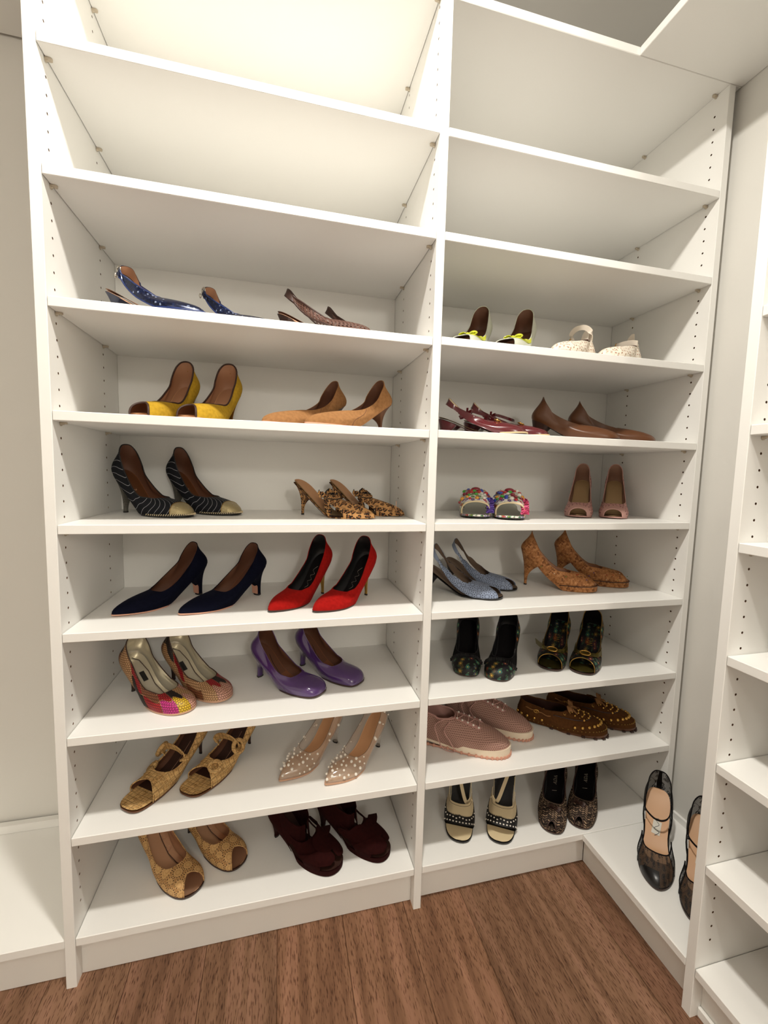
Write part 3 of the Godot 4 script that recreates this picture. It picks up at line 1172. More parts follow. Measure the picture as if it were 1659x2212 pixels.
	var flower := func(u: float, v: float, bg: Color, cols: Array, size: float, leaf: Color) -> Color:
		var k := nearest(fa, 5, u, v)
		var b: Vector2 = k[3]
		var h: float = k[2]
		var r := b.length()
		var a := b.angle() + h * 5.0
		var pet := size * (.62 + .38 * absf(cos(a * 3.0)))
		if r < pet * .25: return rgb(226, 180, 70)
		if r < pet: return (cols[int(h * cols.size()) % cols.size()] as Color).darkened(.35 * (r / pet))
		if r > pet * 1.25 and r < pet * 1.75 and sin(a * 2.0 + h * 9.0) > .72: return leaf
		return bg
	printed("black_floral", img_tex(192, 192, func(u: float, v: float) -> Color: return flower.call(u, v, rgb(18, 17, 20), [rgb(170, 84, 44), rgb(70, 140, 116), rgb(150, 120, 60), rgb(92, 102, 108), rgb(110, 52, 66)], .33, rgb(70, 104, 72))), 9.5, .5)
	printed("white_floral", img_tex(192, 192, func(u: float, v: float) -> Color: return flower.call(u, v, rgb(238, 228, 212), [rgb(206, 96, 72), rgb(218, 150, 120)], .22, rgb(112, 128, 92))), 22.0, .5)
	printed("bright_floral", img_tex(192, 192, func(u: float, v: float) -> Color: return flower.call(u, v, rgb(240, 236, 226), [rgb(220, 70, 120), rgb(120, 90, 190), rgb(70, 150, 80), rgb(236, 150, 60)], .42, rgb(60, 130, 70))), 14.0, .45)
	# knit with small eyelets
	printed("knit", img_tex(128, 128, func(u: float, v: float) -> Color:
		var row := floorf(v * 8.0)
		var x := fposmod(u * 8.0 + (.5 if fposmod(row, 2.0) >= 1.0 else 0.0), 1.0) - .5
		var y := fposmod(v * 8.0, 1.0) - .5
		return rgb(104, 70, 60) if Vector2(x / .27, y / .33).length() < 1.0 else rgb(178, 140, 126)), 26.0, .8)
	# tweed: pale slanting stitches on black
	printed("tweed", img_tex(160, 160, func(u: float, v: float) -> Color:
		var col := floorf(u * 10.0)
		var x := fposmod(u * 10.0, 1.0) - .5
		var y := fposmod(v * 14.0 + (x if fposmod(col, 2.0) < 1.0 else -x) * .9, 1.0) - .5
		var n := raf_n.get_noise_2d(col * 9.0, floorf(v * 14.0) * 7.0)
		if absf(y) < .24 and absf(x) < .40: return rgb(172, 144, 116).darkened(clampf(n * .9 + .15, 0, .8))
		return rgb(34, 24, 22)), 12.0, .9)
	# black lace on net
	var la := seeds(4, 63)
	var lace := mat("lace", Color(1, 1, 1), .7)
	lace.albedo_texture = img_tex(224, 224, func(u: float, v: float) -> Color:
		var k := nearest(la, 4, u, v)
		var b: Vector2 = k[3]
		var r := b.length()
		var a := b.angle() + float(k[2]) * 6.0
		var vine := absf(r - .30 - .05 * sin(a * 2.0)) < .045 or absf(sin(u * TAU * 2.0 + sin(v * TAU) * 1.6) - .1) < .09
		var leaf := r < .22 * (.6 + .4 * absf(cos(a * 2.5)))
		var c := rgb(18, 16, 17)
		c.a = .98 if vine or leaf else .70
		return c)
	lace.transparency = BaseMaterial3D.TRANSPARENCY_ALPHA
	lace.uv1_scale = Vector3(3.0, .9, 1)
	# snake skin, tinted by each patch
	var scale_t := img_tex(96, 96, func(u: float, v: float) -> Color:
		var row := floorf(v * 6.0)
		var x := fposmod(u * 6.0 + (.5 if fposmod(row, 2.0) >= 1.0 else 0.0), 1.0) - .5
		var y := fposmod(v * 6.0, 1.0) - .5
		var d := absf(x) + absf(y)
		return Color(.62, .58, .55) if d > .46 else Color(1, 1, 1).darkened(.12 * d))
	var tints := [rgb(206, 164, 120), rgb(176, 44, 50), rgb(206, 62, 140), rgb(226, 188, 50), rgb(222, 170, 150), rgb(52, 44, 42), rgb(150, 96, 66)]
	for i in tints.size():
		printed("snake%d" % i, scale_t, 34.0, .45, tints[i])
	# jewels
	var gems := [rgb(196, 20, 34), rgb(28, 62, 178), rgb(60, 176, 52), rgb(236, 160, 36), rgb(238, 234, 222), rgb(140, 10, 40)]
	for i in gems.size():
		var m := patent("gem%d" % i, gems[i])
		m.roughness = .08

# ------------------------------------------------------------------ the pairs
func last(p: Dictionary, side: float) -> Last:
	var l := Last.new()
	for k in p: l.set(k, p[k])
	l.side = side
	l.make()
	return l

func on_bed(l: Last, s: float, x: float, h: float) -> Vector3:
	return Vector3(x * l.wb + l.shift(s), l.bed(s) + h, l.zs(s))

# small flat lettering that lies on the footbed and reads from the toe (turn = 0) or sideways
func bed_text(o: Node3D, l: Last, s: float, txt: String, size: float, m: Material, turn := 0.0, lift := .0032, x := 0.0) -> void:
	var t := TextMesh.new()
	t.text = txt
	var f := SystemFont.new()
	f.font_names = PackedStringArray(["Droid Serif"])
	t.font = f
	t.font_size = 32
	t.pixel_size = size / 32.0
	t.depth = .0003
	var q := part("lettering", t, m, o)
	var slope := atan2(l.bed(s + .03) - l.bed(s - .03), l.L * .06)
	q.transform = Transform3D(Basis(Vector3.RIGHT, -slope) * Basis(Vector3.RIGHT, -PI / 2) * Basis(Vector3.BACK, turn), on_bed(l, s, x, lift))

func bed_plate(o: Node3D, l: Last, called: String, s: float, w: float, h: float, m: Material, turn := 0.0, x := 0.0, lift := .0028) -> Node3D:
	var slope := atan2(l.bed(s + .03) - l.bed(s - .03), l.L * .06)
	var q := part(called, box_mesh(Vector3(-w * .5, -.0002, -h * .5), Vector3(w * .5, .0004, h * .5), .0001), m, o)
	q.transform = Transform3D(Basis(Vector3.RIGHT, -slope) * Basis(Vector3.UP, turn), on_bed(l, s, x, lift))
	return q

# slingback: the quarters rise away from the sole and run into a strap round the heel
func sling_r0(a: float, b: float, top: float, pk := [0.0, 0.0]) -> Callable:
	return func(q: float) -> float:
		var k := absf(q)
		if pk[0] > 0.0 and k < pk[0]: return pk[1] * sqrt(1.0 - (k / pk[0]) * (k / pk[0]))
		return smoothstep(a, b, k) * top

func slingback(o: Node3D, l: Last, d: Dictionary) -> void:
	var a: float = d.get("qa", .42)
	var b: float = d.get("qb", .66)
	var rs: float = d.get("rs", .80)
	var r0 := sling_r0(a, b, rs, d.get("peep", [0.0, 0.0]))
	var top: Callable = d.get("top", one)
	part("upper", skin(l, -b, b, r0, top, 0.0, 64, 10), d.upper, o)
	if d.has("lining"): part("lining", skin(l, -b, b, r0, top, -.0016, 44, 8, true), d.lining, o)
	var s := part("heel_strap", shell(l, b, 2.0 - b, func(_q): return rs, one, .0006, -.0010, 26, 2), d.get("strap", d.upper), o)
	if d.has("strap_lining"): part("strap_lining", skin(l, b, 2.0 - b, func(_q): return rs + .01, func(_q): return .99, -.0014, 26, 2, true), d.strap_lining, s)
	if d.get("bind_r", .0009) > 0.0:
		part("topline_binding", tube_mesh(line_on(l, -b, b, top, -.0004, 60), d.get("bind_r", .0009), 6), d.get("bind", d.upper), o)
		part("lower_binding", tube_mesh(line_on(l, a, b, r0, -.0004, 14), d.get("bind_r", .0009), 6), d.get("bind", d.upper), o)
		part("lower_binding", tube_mesh(line_on(l, -b, -a, r0, -.0004, 14), d.get("bind_r", .0009), 6), d.get("bind", d.upper), o)
	if d.has("peep"):
		var e := PackedVector3Array()
		for i in 33:
			var f: float = cos(PI * i / 32.0) * d.peep[0]
			e.append(l.surf(f, r0.call(f), -.0006))
		part("toe_opening_edge", tube_mesh(e, .0011, 6), d.get("peep_bind", d.get("bind", d.upper)), o)
	bottom(o, l, d)

func buckle(o: Node3D, called: String, at: Vector3, normal: Vector3, up: Vector3, w: float, h: float, r: float, m: Material) -> Node3D:
	var n := normal.normalized()
	var u := (up - n * up.dot(n)).normalized()
	var x := u.cross(n)
	var p := PackedVector3Array()
	for i in 20:
		var a := TAU * i / 20.0
		p.append(at + x * cos(a) * w * .5 + u * sin(a) * h * .5)
	return part(called, tube_mesh(p, r, 8, true), m, o)

# flat bow: two loops, two tails and a knot
func bow(o: Node3D, at: Vector3, n: Vector3, ax: Vector3, w: float, m: Material, tails := true) -> void:
	var x := ax.normalized()
	var nn := n.normalized()
	var y := nn.cross(x).normalized()
	var st := tool()
	for sg in [-1.0, 1.0]:
		var c := [at + nn * .002, at + x * sg * w * .25 + y * w * .10 + nn * .007, at + x * sg * w * .5 + y * w * .04 + nn * .005, at + x * sg * w * .5 - y * w * .06 + nn * .001, at + x * sg * w * .25 - y * w * .05 + nn * .001, at]
		ribbon(st, smooth_path(c, 18), [nn.cross(x * sg) + nn * .4], w * .24, .0014)
		if tails:
			ribbon(st, smooth_path([at + nn * .001, at + x * sg * w * .2 - y * w * .18 + nn * .002, at + x * sg * w * .36 - y * w * .42], 8), [x], w * .16, .0012)
	var b := part("bow", mesh_of(st), m, o)
	dot("bow_knot", ball_mesh(w * .10), m, b, at + nn * .004, Vector3(1, .8, 1.1))

func make_shoe(kind: String, l: Last, o: Node3D, first: bool) -> void:
	match kind:
		"blue_sling":
			slingback(o, l, {"upper": M.sequins, "lining": M.tan_lining, "strap": M.navy_satin, "strap_lining": M.tan_lining, "insole": M.tan_lining, "bind": M.blue_satin, "bind_r": .0016, "sole": M.sole_tan, "heel": [.22, .07, .006, .006, 2.2], "heel_mat": M.navy_satin, "qa": .40, "qb": .74, "rs": .76})
			part("satin_foxing", tube_mesh(line_on(l, -.5, .5, func(_q): return .05, .0006, 40), .0028, 6), M.blue_satin, o)
			buckle(o, "strap_buckle", l.surf(-.86, .86, .002), l.outward(-.86), Vector3.UP, .014, .014, .0016, M.steel)
			dot("buckle_drop", ball_mesh(.004), M.steel, o, l.surf(-.90, .66, .002), Vector3(.7, 1.5, .7))
		"woven_sling":
			slingback(o, l, {"upper": M.net, "strap": M.dark_brown, "insole": M.brown_insole, "bind": M.dark_brown, "bind_r": .0022, "sole": M.sole_tan, "heel": [.22, .07, .006, .006, 2.2], "heel_mat": M.dark_brown, "qa": .36, "qb": .72, "rs": .74})
			buckle(o, "strap_buckle", l.surf(.80, .86, .002), l.outward(.80), Vector3.UP, .013, .013, .0014, M.gold)
		"yellow":
			pump(o, l, {"upper": M.yellow_suede, "lining": M.tan_lining, "bind": M.dark_brown, "bind_r": .0021, "peep": [.15, .50], "peep_r": .0024, "insole": M.tan_insole, "heel_pad": M.tan_lining, "pad_to": .42, "sole": M.sole_tan, "heel": [.22, .085, .0045, .0045, 2.2], "heel_mat": M.tortoise})
			dot("back_stud", ball_mesh(.0028), M.gold_dark, o, l.surf(1.0, .72, .0015))
			part("sock_seam", tube_mesh(PackedVector3Array([on_bed(l, .60, .1, .003), on_bed(l, .50, -.04, .0032), on_bed(l, .40, -.02, .0032), on_bed(l, .32, .16, .0032), on_bed(l, .26, .42, .0036)]), .0009, 6), M.dark_brown, o)
		"tan_pump":
			pump(o, l, {"upper": M.tan_suede, "lining": M.brown_lining, "bind": M.tan_suede, "bind_r": .0009, "insole": M.tan_insole, "heel_pad": M.brown_lining, "sole": M.heel_pink, "heel": [.22, .10, .005, .005, 3.0], "heel_mat": M.brown_leather})
			part("side_seam", tube_mesh(line_on(l, -.50, -.46, func(q): return clampf((q + .50) / .04, 0, 1), .0003, 10), .0005, 5), M.brown_lining, o)
			part("side_seam", tube_mesh(line_on(l, .46, .50, func(q): return clampf((.50 - q) / .04, 0, 1), .0003, 10), .0005, 5), M.brown_lining, o)
		"pinstripe":
			pump(o, l, {"upper": M.pinstripe, "lining": M.brown_lining, "bind": M.black, "bind_r": .0015, "insole": M.brown_insole, "heel_pad": M.brown_leather, "pad_to": .5, "sole": M.sole_black, "heel": [.22, .085, .0058, .0058, 2.6], "heel_mat": M.tiny_check})
			var cap := func(q: float) -> float: return .60 * sqrt(maxf(0.0, 1.0 - pow(absf(q) / .265, 2.2)))
			part("toe_cap", skin(l, -.264, .264, zero, cap, .0009, 44, 8), M.gold_cloth, o)
			part("toe_cap_seam", tube_mesh(line_on(l, -.262, .262, cap, .0009, 40), .0009, 6), M.gold_dark, o)
			var rope := part("braided_trim", tube_mesh(line_on(l, -.50, .50, func(_q): return .02, .0010, 60), .0020, 6), M.black, o)
			for i in 46:
				var q := lerpf(-.49, .49, i / 45.0)
				var a := l.surf(q - .006, .0, .0032); var b := l.surf(q + .006, .05, .0032)
				part("braid_strand", tube_mesh(PackedVector3Array([a, b]), .0010, 5), M.cream_leather, rope)
			bed_text(o, l, .24, "~", .024, M.sole_tan, .3)
		"leopard":
			var r1 := func(_q): return 1.0
			part("upper", skin(l, -.40, .40, zero, r1, 0.0, 48, 10), M.leopard, o)
			part("lining", skin(l, -.40, .40, zero, r1, -.0016, 36, 8, true), M.black, o)
			bottom(o, l, {"insole": M.beige_insole, "heel_pad": M.tan_insole, "sole": M.leopard, "heel": [.22, .09, .0045, .0045, 3.2], "heel_mat": M.leopard})
			part("insole_stitching", tube_mesh(line_on(l, -.95, -.42, zero, .0005, 40), .0009, 6), M.dark_brown, o)
			part("insole_stitching", tube_mesh(line_on(l, .42, .95, zero, .0005, 40), .0009, 6), M.dark_brown, o)
			# ruffled straps: a pleated band round the throat and one across the instep
			for k in 2:
				var ctr := []
				var n := 44
				for i in n + 1:
					var f := float(i) / n
					var p: Vector3
					if k == 0:
						p = l.surf(lerpf(-.42, .42, f), 1.0, .003)
					else:
						var a := PI * f
						p = on_bed(l, .52 - .08 * sin(a), cos(a) * .86, .004 + sin(a) * .050)
					p += Vector3(0, .0035 * (1 if i % 2 == 0 else -1), .004 * (1 if i % 2 == 0 else -1))
					ctr.append(p)
				var rs := part("ruffle_strap", ribbon_mesh(ctr, [Vector3(0, .75, -.65)], .013, .0014, 120), M.leopard, o)
				for e in [-1.0, 1.0]:
					var pc := []
					for c in ctr: pc.append(c + Vector3(0, .75, -.65) * .0068 * e)
					part("ruffle_edge", tube_mesh(smooth_path(pc, 120), .0011, 5), M.black, rs)
			if not first:
				part("tie_end", ribbon_mesh([on_bed(l, .92, -.50, .006), on_bed(l, .96, -1.0, .012), on_bed(l, .985, -1.5, .026), on_bed(l, 1.0, -1.75, .040)], [Vector3.UP], .0032, .0012), M.tan_lining, o)
			else:
				part("tie_end", ribbon_mesh([on_bed(l, .50, .6, .045), on_bed(l, .42, .9, .060), on_bed(l, .40, 1.2, .052)], [Vector3.BACK], .009, .0012), M.leopard, o)
		"navy":
			pump(o, l, {"upper": M.navy_suede, "lining": M.brown_lining, "bind": M.navy_suede, "bind_r": .0010, "insole": M.brown_insole, "heel_pad": M.brown_lining, "pad_to": .5, "sole": M.heel_pink, "heel": [.23, .085, .0105, .0105, 3.2], "heel_mat": M.navy_suede})
			var zc := l.zs(.085)
			var br := tool()
			br.set_smooth_group(-1)
			var ytop := l.bed(.17) - l.th - .012
			for w in [[.0, 1.0], [.0018, -1.0]]:
				var z1: float = zc + .0046 - w[0]
				var z2: float = zc + .0075 - w[0]
				if w[1] > 0: quad(br, Vector3(-.0098, .005, z1), Vector3(.0098, .005, z1), Vector3(.0125, ytop, z2), Vector3(-.0125, ytop, z2))
				else: quad(br, Vector3(.0098, .005, z1), Vector3(-.0098, .005, z1), Vector3(-.0125, ytop, z2), Vector3(.0125, ytop, z2))
			part("heel_breast", mesh_of(br), M.heel_pink, o)
			part("sock_seam", tube_mesh(PackedVector3Array([on_bed(l, .62, .2, .003), on_bed(l, .50, .0, .0032), on_bed(l, .40, -.02, .0032), on_bed(l, .30, .1, .0034)]), .0009, 6), M.navy_suede, o)
		"red":
			pump(o, l, {"upper": M.red_suede, "lining": M.black, "bind": M.red_suede, "bind_r": .0009, "insole": M.black, "heel_pad": M.black_suede, "sole": M.sole_dark, "heel": [.22, .085, .0042, .0042, 3.4], "heel_mat": M.gold})
			part("heel_cover", heel(l, .22, .085, .0075, .0075, 2.6, .072, -1.0, .0009), M.red_suede, o)
			part("sock_seam", tube_mesh(PackedVector3Array([on_bed(l, .60, .15, .003), on_bed(l, .48, .05, .0032), on_bed(l, .36, .12, .0032), on_bed(l, .28, .3, .0034)]), .0006, 5), M.red_suede, o)
			var sg := part("script_signature", tube_mesh(smooth_path([on_bed(l, .36, -.30, .0036), on_bed(l, .33, -.10, .0036), on_bed(l, .30, -.34, .0036), on_bed(l, .28, -.05, .0036), on_bed(l, .25, -.30, .0036), on_bed(l, .23, -.02, .0036), on_bed(l, .20, -.28, .0036), on_bed(l, .16, -.02, .0036)], 60), .0005, 5), M.steel, o)
			sg.set_meta("label", "silver script signature on the insole")
		"patchwork":
			pump(o, l, {"upper": M.snake0, "lining": M.gold_insole, "bind": M.sole_dark, "bind_r": .0012, "insole": M.gold_insole, "heel_pad": M.gold_insole, "pad_to": .66, "sole": M.sole_tan, "heel": [.22, .085, .0048, .0048, 2.4], "heel_mat": M.sole_dark})
			var cols := [[[6, 0, 5, 1, 2, 3, 4, 0, 1, 0, 6, 5], [5, 0, 1, 6, 1, 5, 0, 4, 1, 1, 0, 5]], [[6, 0, 0, 6, 0, 4, 4, 1, 1, 0, 6, 5], [5, 5, 1, 0, 0, 1, 5, 1, 1, 0, 6, 5]]]
			for rr in 2:
				for i in 12:
					var q0 := lerpf(-1.0, 1.0, (i + .0) / 12.0)
					var q1 := lerpf(-1.0, 1.0, (i + 1.0) / 12.0)
					var c: int = cols[0 if first else 1][rr][i]
					var lo := func(q): return 0.01 if rr == 0 else .62 + .10 * sin((q - q0) / (q1 - q0) * PI * 2.0)
					var hi := func(q): return 0.99 if rr == 1 else .59 + .10 * sin((q - q0) / (q1 - q0) * PI * 2.0)
					part("patch", skin(l, q0 + .004, q1 - .004, lo, hi, .0007, 6, 5), M["snake%d" % c], o)
			bed_plate(o, l, "black_label", .26, .012, .026, M.black, 0.0, .05 * l.side)
			part("sock_seam", tube_mesh(PackedVector3Array([on_bed(l, .66, .55, .004), on_bed(l, .50, .48, .0042), on_bed(l, .36, .40, .0042), on_bed(l, .24, .46, .0042), on_bed(l, .12, .30, .0042), on_bed(l, .07, .0, .0042)]), .0009, 6), M.sole_dark, o)
		"purple":
			pump(o, l, {"upper": M.purple_patent, "lining": M.brown_lining, "bind": M.purple_patent, "bind_r": .0011, "insole": M.brown_insole, "heel_pad": M.brown_lining, "pad_to": .4, "sole": M.sole_dark, "heel": [.22, .085, .0092, .0095, 3.4], "heel_mat": M.purple_patent})
			part("sock_seam", tube_mesh(PackedVector3Array([on_bed(l, .56, .30, .003), on_bed(l, .48, .14, .0032), on_bed(l, .38, .06, .0032), on_bed(l, .26, .12, .0034), on_bed(l, .18, .3, .0036)]), .0008, 6), M.sole_dark, o)
		"raffia":
			pump(o, l, {"upper": M.raffia, "lining": M.brown_lining, "bind": M.raffia, "bind_r": .0016, "peep": [.33, .80], "peep_r": .0015, "insole": M.dark_brown, "sole": M.brown_leather, "heel": [.20, .07, .0042, .0042, 3.0], "heel_mat": M.dark_brown})
			part("toe_pad", footbed(l, .0006, .0036, .72, 1.0, 40, .0), M.raffia, o)
			part("sock_seam", tube_mesh(PackedVector3Array([on_bed(l, .70, .05, .003), on_bed(l, .52, .0, .003), on_bed(l, .36, .0, .003), on_bed(l, .2, .0, .003)]), .0005, 5), M.cork_lining, o)
			# crossing vamp band
			part("vamp_band", shell(l, -.44, .20, func(q): return clampf(.80 + q * .10, .5, .86), func(q): return 1.0, .0026, .0006, 30, 4), M.raffia, o)
			# ankle strap with a covered round buckle
			var s0 := .42
			var str := part("instep_strap", ribbon_mesh([on_bed(l, s0, -.86, .028), on_bed(l, s0 + .01, -.92, .046), on_bed(l, s0 + .02, -.46, .060), on_bed(l, s0 + .02, .0, .062), on_bed(l, s0 + .02, .46, .060), on_bed(l, s0 + .01, .92, .046), on_bed(l, s0, .86, .028)], [Vector3(0, .92, .38)], .021, .0024, 26), M.raffia, o)
			buckle(str, "covered_buckle", on_bed(l, s0 + .02, 1.0 * (-l.side), .046), Vector3(-l.side, .55, .25), Vector3.UP, .028, .030, .0055, M.raffia)
			buckle(o, "vamp_buckle", l.surf(-.40 if first else .20, .80, .005), Vector3(-.8 if first else .2, 1, .5), Vector3(0, .5, -1), .028, .024, .0055, M.raffia)
		"pearl":
			pump(o, l, {"upper": M.clear_plastic, "lining": M.clear_plastic, "bind": M.grey_brown, "bind_r": .0006, "insole": M.nude, "heel_pad": M.tan_insole, "pad_to": .66, "sole": M.sole_tan, "heel": [.22, .09, .008, .008, 1.7], "heel_mat": M.lucite})
			rng.seed = 7 if first else 8
			var pm := [ball_mesh(.0031), ball_mesh(.0039), ball_mesh(.0023)]
			var spots := []
			var tries := 0
			while spots.size() < 36 and tries < 900:
				tries += 1
				var q := rng.randf_range(-.46, .46)
				var r := rng.randf_range(.12, .96)
				var p := l.surf(q, r, .0012)
				var ok := true
				for s in spots:
					if p.distance_to(s) < .0110: ok = false
				if ok: spots.append(p)
			for q in [-.97, -.86, -.74, -.60, .58, .70, .82, .93]:
				spots.append(l.surf(q, rng.randf_range(.72, .95), .0012))
				spots.append(l.surf(q + .05, rng.randf_range(.25, .6), .0012))
			for p in spots: dot("pearl", pm[rng.randi() % 3], M.pearl, o, p)
		"gold_lace":
			pump(o, l, {"upper": M.gold_lace, "lining": M.tan_lining, "bind": M.gold_lace, "bind_r": .0012, "peep": [.17, .62], "peep_r": .0014, "insole": M.bronze_insole, "heel_pad": M.bronze_insole, "pad_to": .7, "sole": M.sole_dark, "heel": [.22, .09, .0065, .0065, 1.8], "heel_mat": M.dark_brown})
			part("sock_seam", tube_mesh(PackedVector3Array([on_bed(l, .64, .52, .0046), on_bed(l, .52, .42, .0044), on_bed(l, .40, .28, .0044), on_bed(l, .26, .26, .0044), on_bed(l, .12, .34, .0044)]), .0009, 6), M.dark_brown, o)
			for k in 2:
				buckle(o, "insole_stamp", on_bed(l, .36 - .10 * k, .42, .0046), Vector3(0, 1, .4), Vector3(0, .4, -1), .010, .012, .0007, M.cork_lining)
		"ruffle":
			bottom(o, l, {"insole": M.dark_brown, "sole": M.burgundy_suede, "heel": [.22, .09, .008, .008, 1.6], "heel_mat": M.burgundy_suede})
			part("vamp_band", shell(l, -.47, .47, func(q): return peep(.30, .55).call(q), func(q): return 1.0, .0008, -.0008, 44, 6), M.burgundy_suede, o)
			part("heel_counter", shell(l, .60, 1.40, zero, one, .0008, -.0008, 26, 5), M.burgundy_suede, o)
			# overlapping petals over the vamp
			for k in 4:
				var qa: float = [-.24, .20, .02, .28][k] * l.side
				var ra: float = [.22, .20, .52, .62][k]
				var st := tool()
				st.set_smooth_group(0)
				var g := []
				for i in 11:
					var row := PackedVector3Array()
					for j in 8:
						var u := i / 10.0 - .5; var v := j / 7.0
						var wdt := sqrt(maxf(0.0, 1.0 - pow(absf(v - .5) / .54, 2.6)))
						row.append(l.surf(qa + u * .42 * wdt, clampf(ra + v * .42, 0, 1), .0022 + .0020 * k + .004 * v * v))
					g.append(row)
				for i in 10:
					for j in 7:
						quad(st, g[i][j], g[i][j + 1], g[i + 1][j + 1], g[i + 1][j])
						quad(st, g[i][j] - Vector3(0, .0012, 0), g[i + 1][j] - Vector3(0, .0012, 0), g[i + 1][j + 1] - Vector3(0, .0012, 0), g[i][j + 1] - Vector3(0, .0012, 0))
				part("petal", mesh_of(st), M.burgundy_suede, o)
			part("petal_point", ribbon_mesh([l.surf(.10, .80, .006), l.surf(.24, .78, .010), l.surf(.33, .74, .018)], [Vector3(0, .3, 1)], .030, .0014, 10, [1.0, .95, .8]), M.burgundy_suede, o)
			# ankle cuff
			var cuff := []
			for i in 15:
				var a := lerpf(.18, TAU - .18, i / 14.0)
				cuff.append(on_bed(l, .34 + .20 * cos(a), sin(a) * .80, .046))
			part("ankle_cuff", ribbon_mesh(cuff, [Vector3(0, 1, -.12)], .052, .0022, 40), M.burgundy_suede, o)
			for i in 3:
				dot("snap", ball_mesh(.0022), M.steel, o, on_bed(l, .17 + .03 * i, .66, .056))
		"lime_bow":
			pump(o, l, {"upper": M.grey_leather, "lining": M.brown_lining, "bind": M.grey_leather, "bind_r": .0012, "peep": [.20, .62], "peep_r": .0014, "insole": M.dark_brown, "heel_pad": M.brown_lining, "sole": M.lime_patent, "heel": [.22, .09, .0055, .0055, 2.2], "heel_mat": M.grey_leather})
			part("throat_band", shell(l, -.46, .46, func(q): return .76, func(_q): return 1.0, .0022, .0004, 40, 3), M.lime_patent, o)
			bow(o, l.surf(0, .95, .003), Vector3(0, 1, .35), Vector3.RIGHT, .042, M.lime_patent, false)
			bed_plate(o, l, "pink_label", .30, .016, .018, M.rose_label, 0.0, .2)
		"floral_flat":
			pump(o, l, {"upper": M.white_floral, "lining": M.brown_lining, "bind": M.white_leather, "bind_r": .0012, "insole": M.brown_insole, "sole": M.sole_tan, "heel": [.20, .10, .018, .016, 1.0], "heel_mat": M.white_leather})
			var lp := 1.0 if first else .25
			var str := part("ankle_strap", ribbon_mesh([on_bed(l, .20, .62, .044), on_bed(l, .26, .74, .044 + .022 * lp), on_bed(l, .30, .40, .044 + .036 * lp), on_bed(l, .30, -.20, .044 + .037 * lp), on_bed(l, .26, -.66, .044 + .024 * lp), on_bed(l, .20, -.62, .044)], [Vector3(0, .9, .4)], .013, .0022, 28), M.white_leather, o)
			buckle(str, "strap_buckle", on_bed(l, .24, -.72, .052), Vector3(-1, .1, 0), Vector3.UP, .013, .014, .0014, M.gold)
			part("back_tab", ribbon_mesh([l.surf(1.0, .86, .001), l.surf(1.0, 1.0, .002) + Vector3(0, .018, -.010), l.surf(1.0, 1.0, .002) + Vector3(0, .034, -.022)], [Vector3.RIGHT], .022, .002, 10, [1.0, .8, .35]), M.white_leather, o)
		"wine":
			slingback(o, l, {"upper": M.wine_patent, "lining": M.brown_lining, "strap": M.wine_patent, "strap_lining": M.cream_leather, "insole": M.beige_insole, "bind": M.wine_patent, "bind_r": .0013, "sole": M.sole_dark, "heel": [.24, .11, .019, .017, 1.05], "heel_mat": M.wine_patent, "qa": .42, "qb": .66, "rs": .74})
			part("welt", tube_mesh(line_on(l, -.40, .40, zero, .0012, 40), .0022, 6), M.sole_cream, o)
			# gold snaffle over the vamp
			var c := l.surf(0, .86, .005)
			part("snaffle_bar", tube_mesh(PackedVector3Array([c - Vector3(.014, 0, 0), c + Vector3(.014, 0, 0)]), .0022, 8), M.gold, o)
			for sg in [-1.0, 1.0]:
				buckle(o, "snaffle_ring", c + Vector3(.017 * sg, -.003, .002), Vector3(0, 1, .3), Vector3(0, .3, -1), .012, .015, .0018, M.gold)
			# side bow where the strap is tied
			bow(o, l.surf(.60, .90, .003), l.outward(.60) + Vector3(0, .4, 0), Vector3(0, .5, 1), .036, M.wine_patent, true)
			part("strap_loop", ribbon_mesh([l.surf(.56, 1.0, .001), l.surf(.50, 1.0, .004) + Vector3(0, .012, 0), l.surf(.30, 1.0, .004) + Vector3(0, .012, 0), l.surf(.12, 1.0, .004) + Vector3(0, .006, 0)], [Vector3(0, 1, 0)], .008, .0014, 16), M.wine_patent, o)
		"brown":
			pump(o, l, {"upper": M.brown_leather, "lining": M.dark_brown, "bind": M.brown_leather, "bind_r": .0009, "insole": M.dark_brown, "sole": M.sole_dark, "heel": [.22, .10, .016, .014, 1.2], "heel_mat": M.dark_brown})
		"jewel":
			var tp := func(_q): return 1.0
			var pr := peep(.30, .36)
			var lo := func(q: float) -> float: return pr.call(q)
			part("upper", shell(l, -.50, .50, lo, tp, .0012, -.0012, 50, 8), M.bright_floral, o)
			var e := PackedVector3Array()
			for i in 33:
				var f := cos(PI * i / 32.0) * .30
				e.append(l.surf(f, lo.call(f), 0.0))
			part("toe_opening_edge", tube_mesh(e, .0024, 8), M.cream_leather, o)
			part("throat_edge", tube_mesh(line_on(l, -.5, .5, tp, 0.0, 40), .0020, 8), M.cream_leather, o)
			bottom(o, l, {"insole": M.grey_leather, "sole": M.sole_black, "heel": [.24, .12, .024, .022, 1.0], "heel_mat": M.sole_black})
			part("sole_band", tube_mesh(line_on(l, -.6, .6, func(_q): return 0.0, .0014, 50), .0030, 6), M.bright_floral, o)
			rng.seed = 31 if first else 32
			var gm := ball_mesh(.0075, 8)
			var spots := []
			var tries := 0
			while spots.size() < 40 and tries < 1200:
				tries += 1
				var q := rng.randf_range(-.40, .40)
				var r := rng.randf_range(.44, .98)
				if absf(q) > .24: r = rng.randf_range(.40, .97)
				var p := l.surf(q, r, .002)
				var ok := true
				for s in spots:
					if p.distance_to(s) < .0118: ok = false
				if ok:
					spots.append(p)
					var k := rng.randi() % 6
					var sc := rng.randf_range(.62, 1.05)
					var m := dot("jewel", gm, M["gem%d" % k], o, p, Vector3(sc, sc * .8, sc))
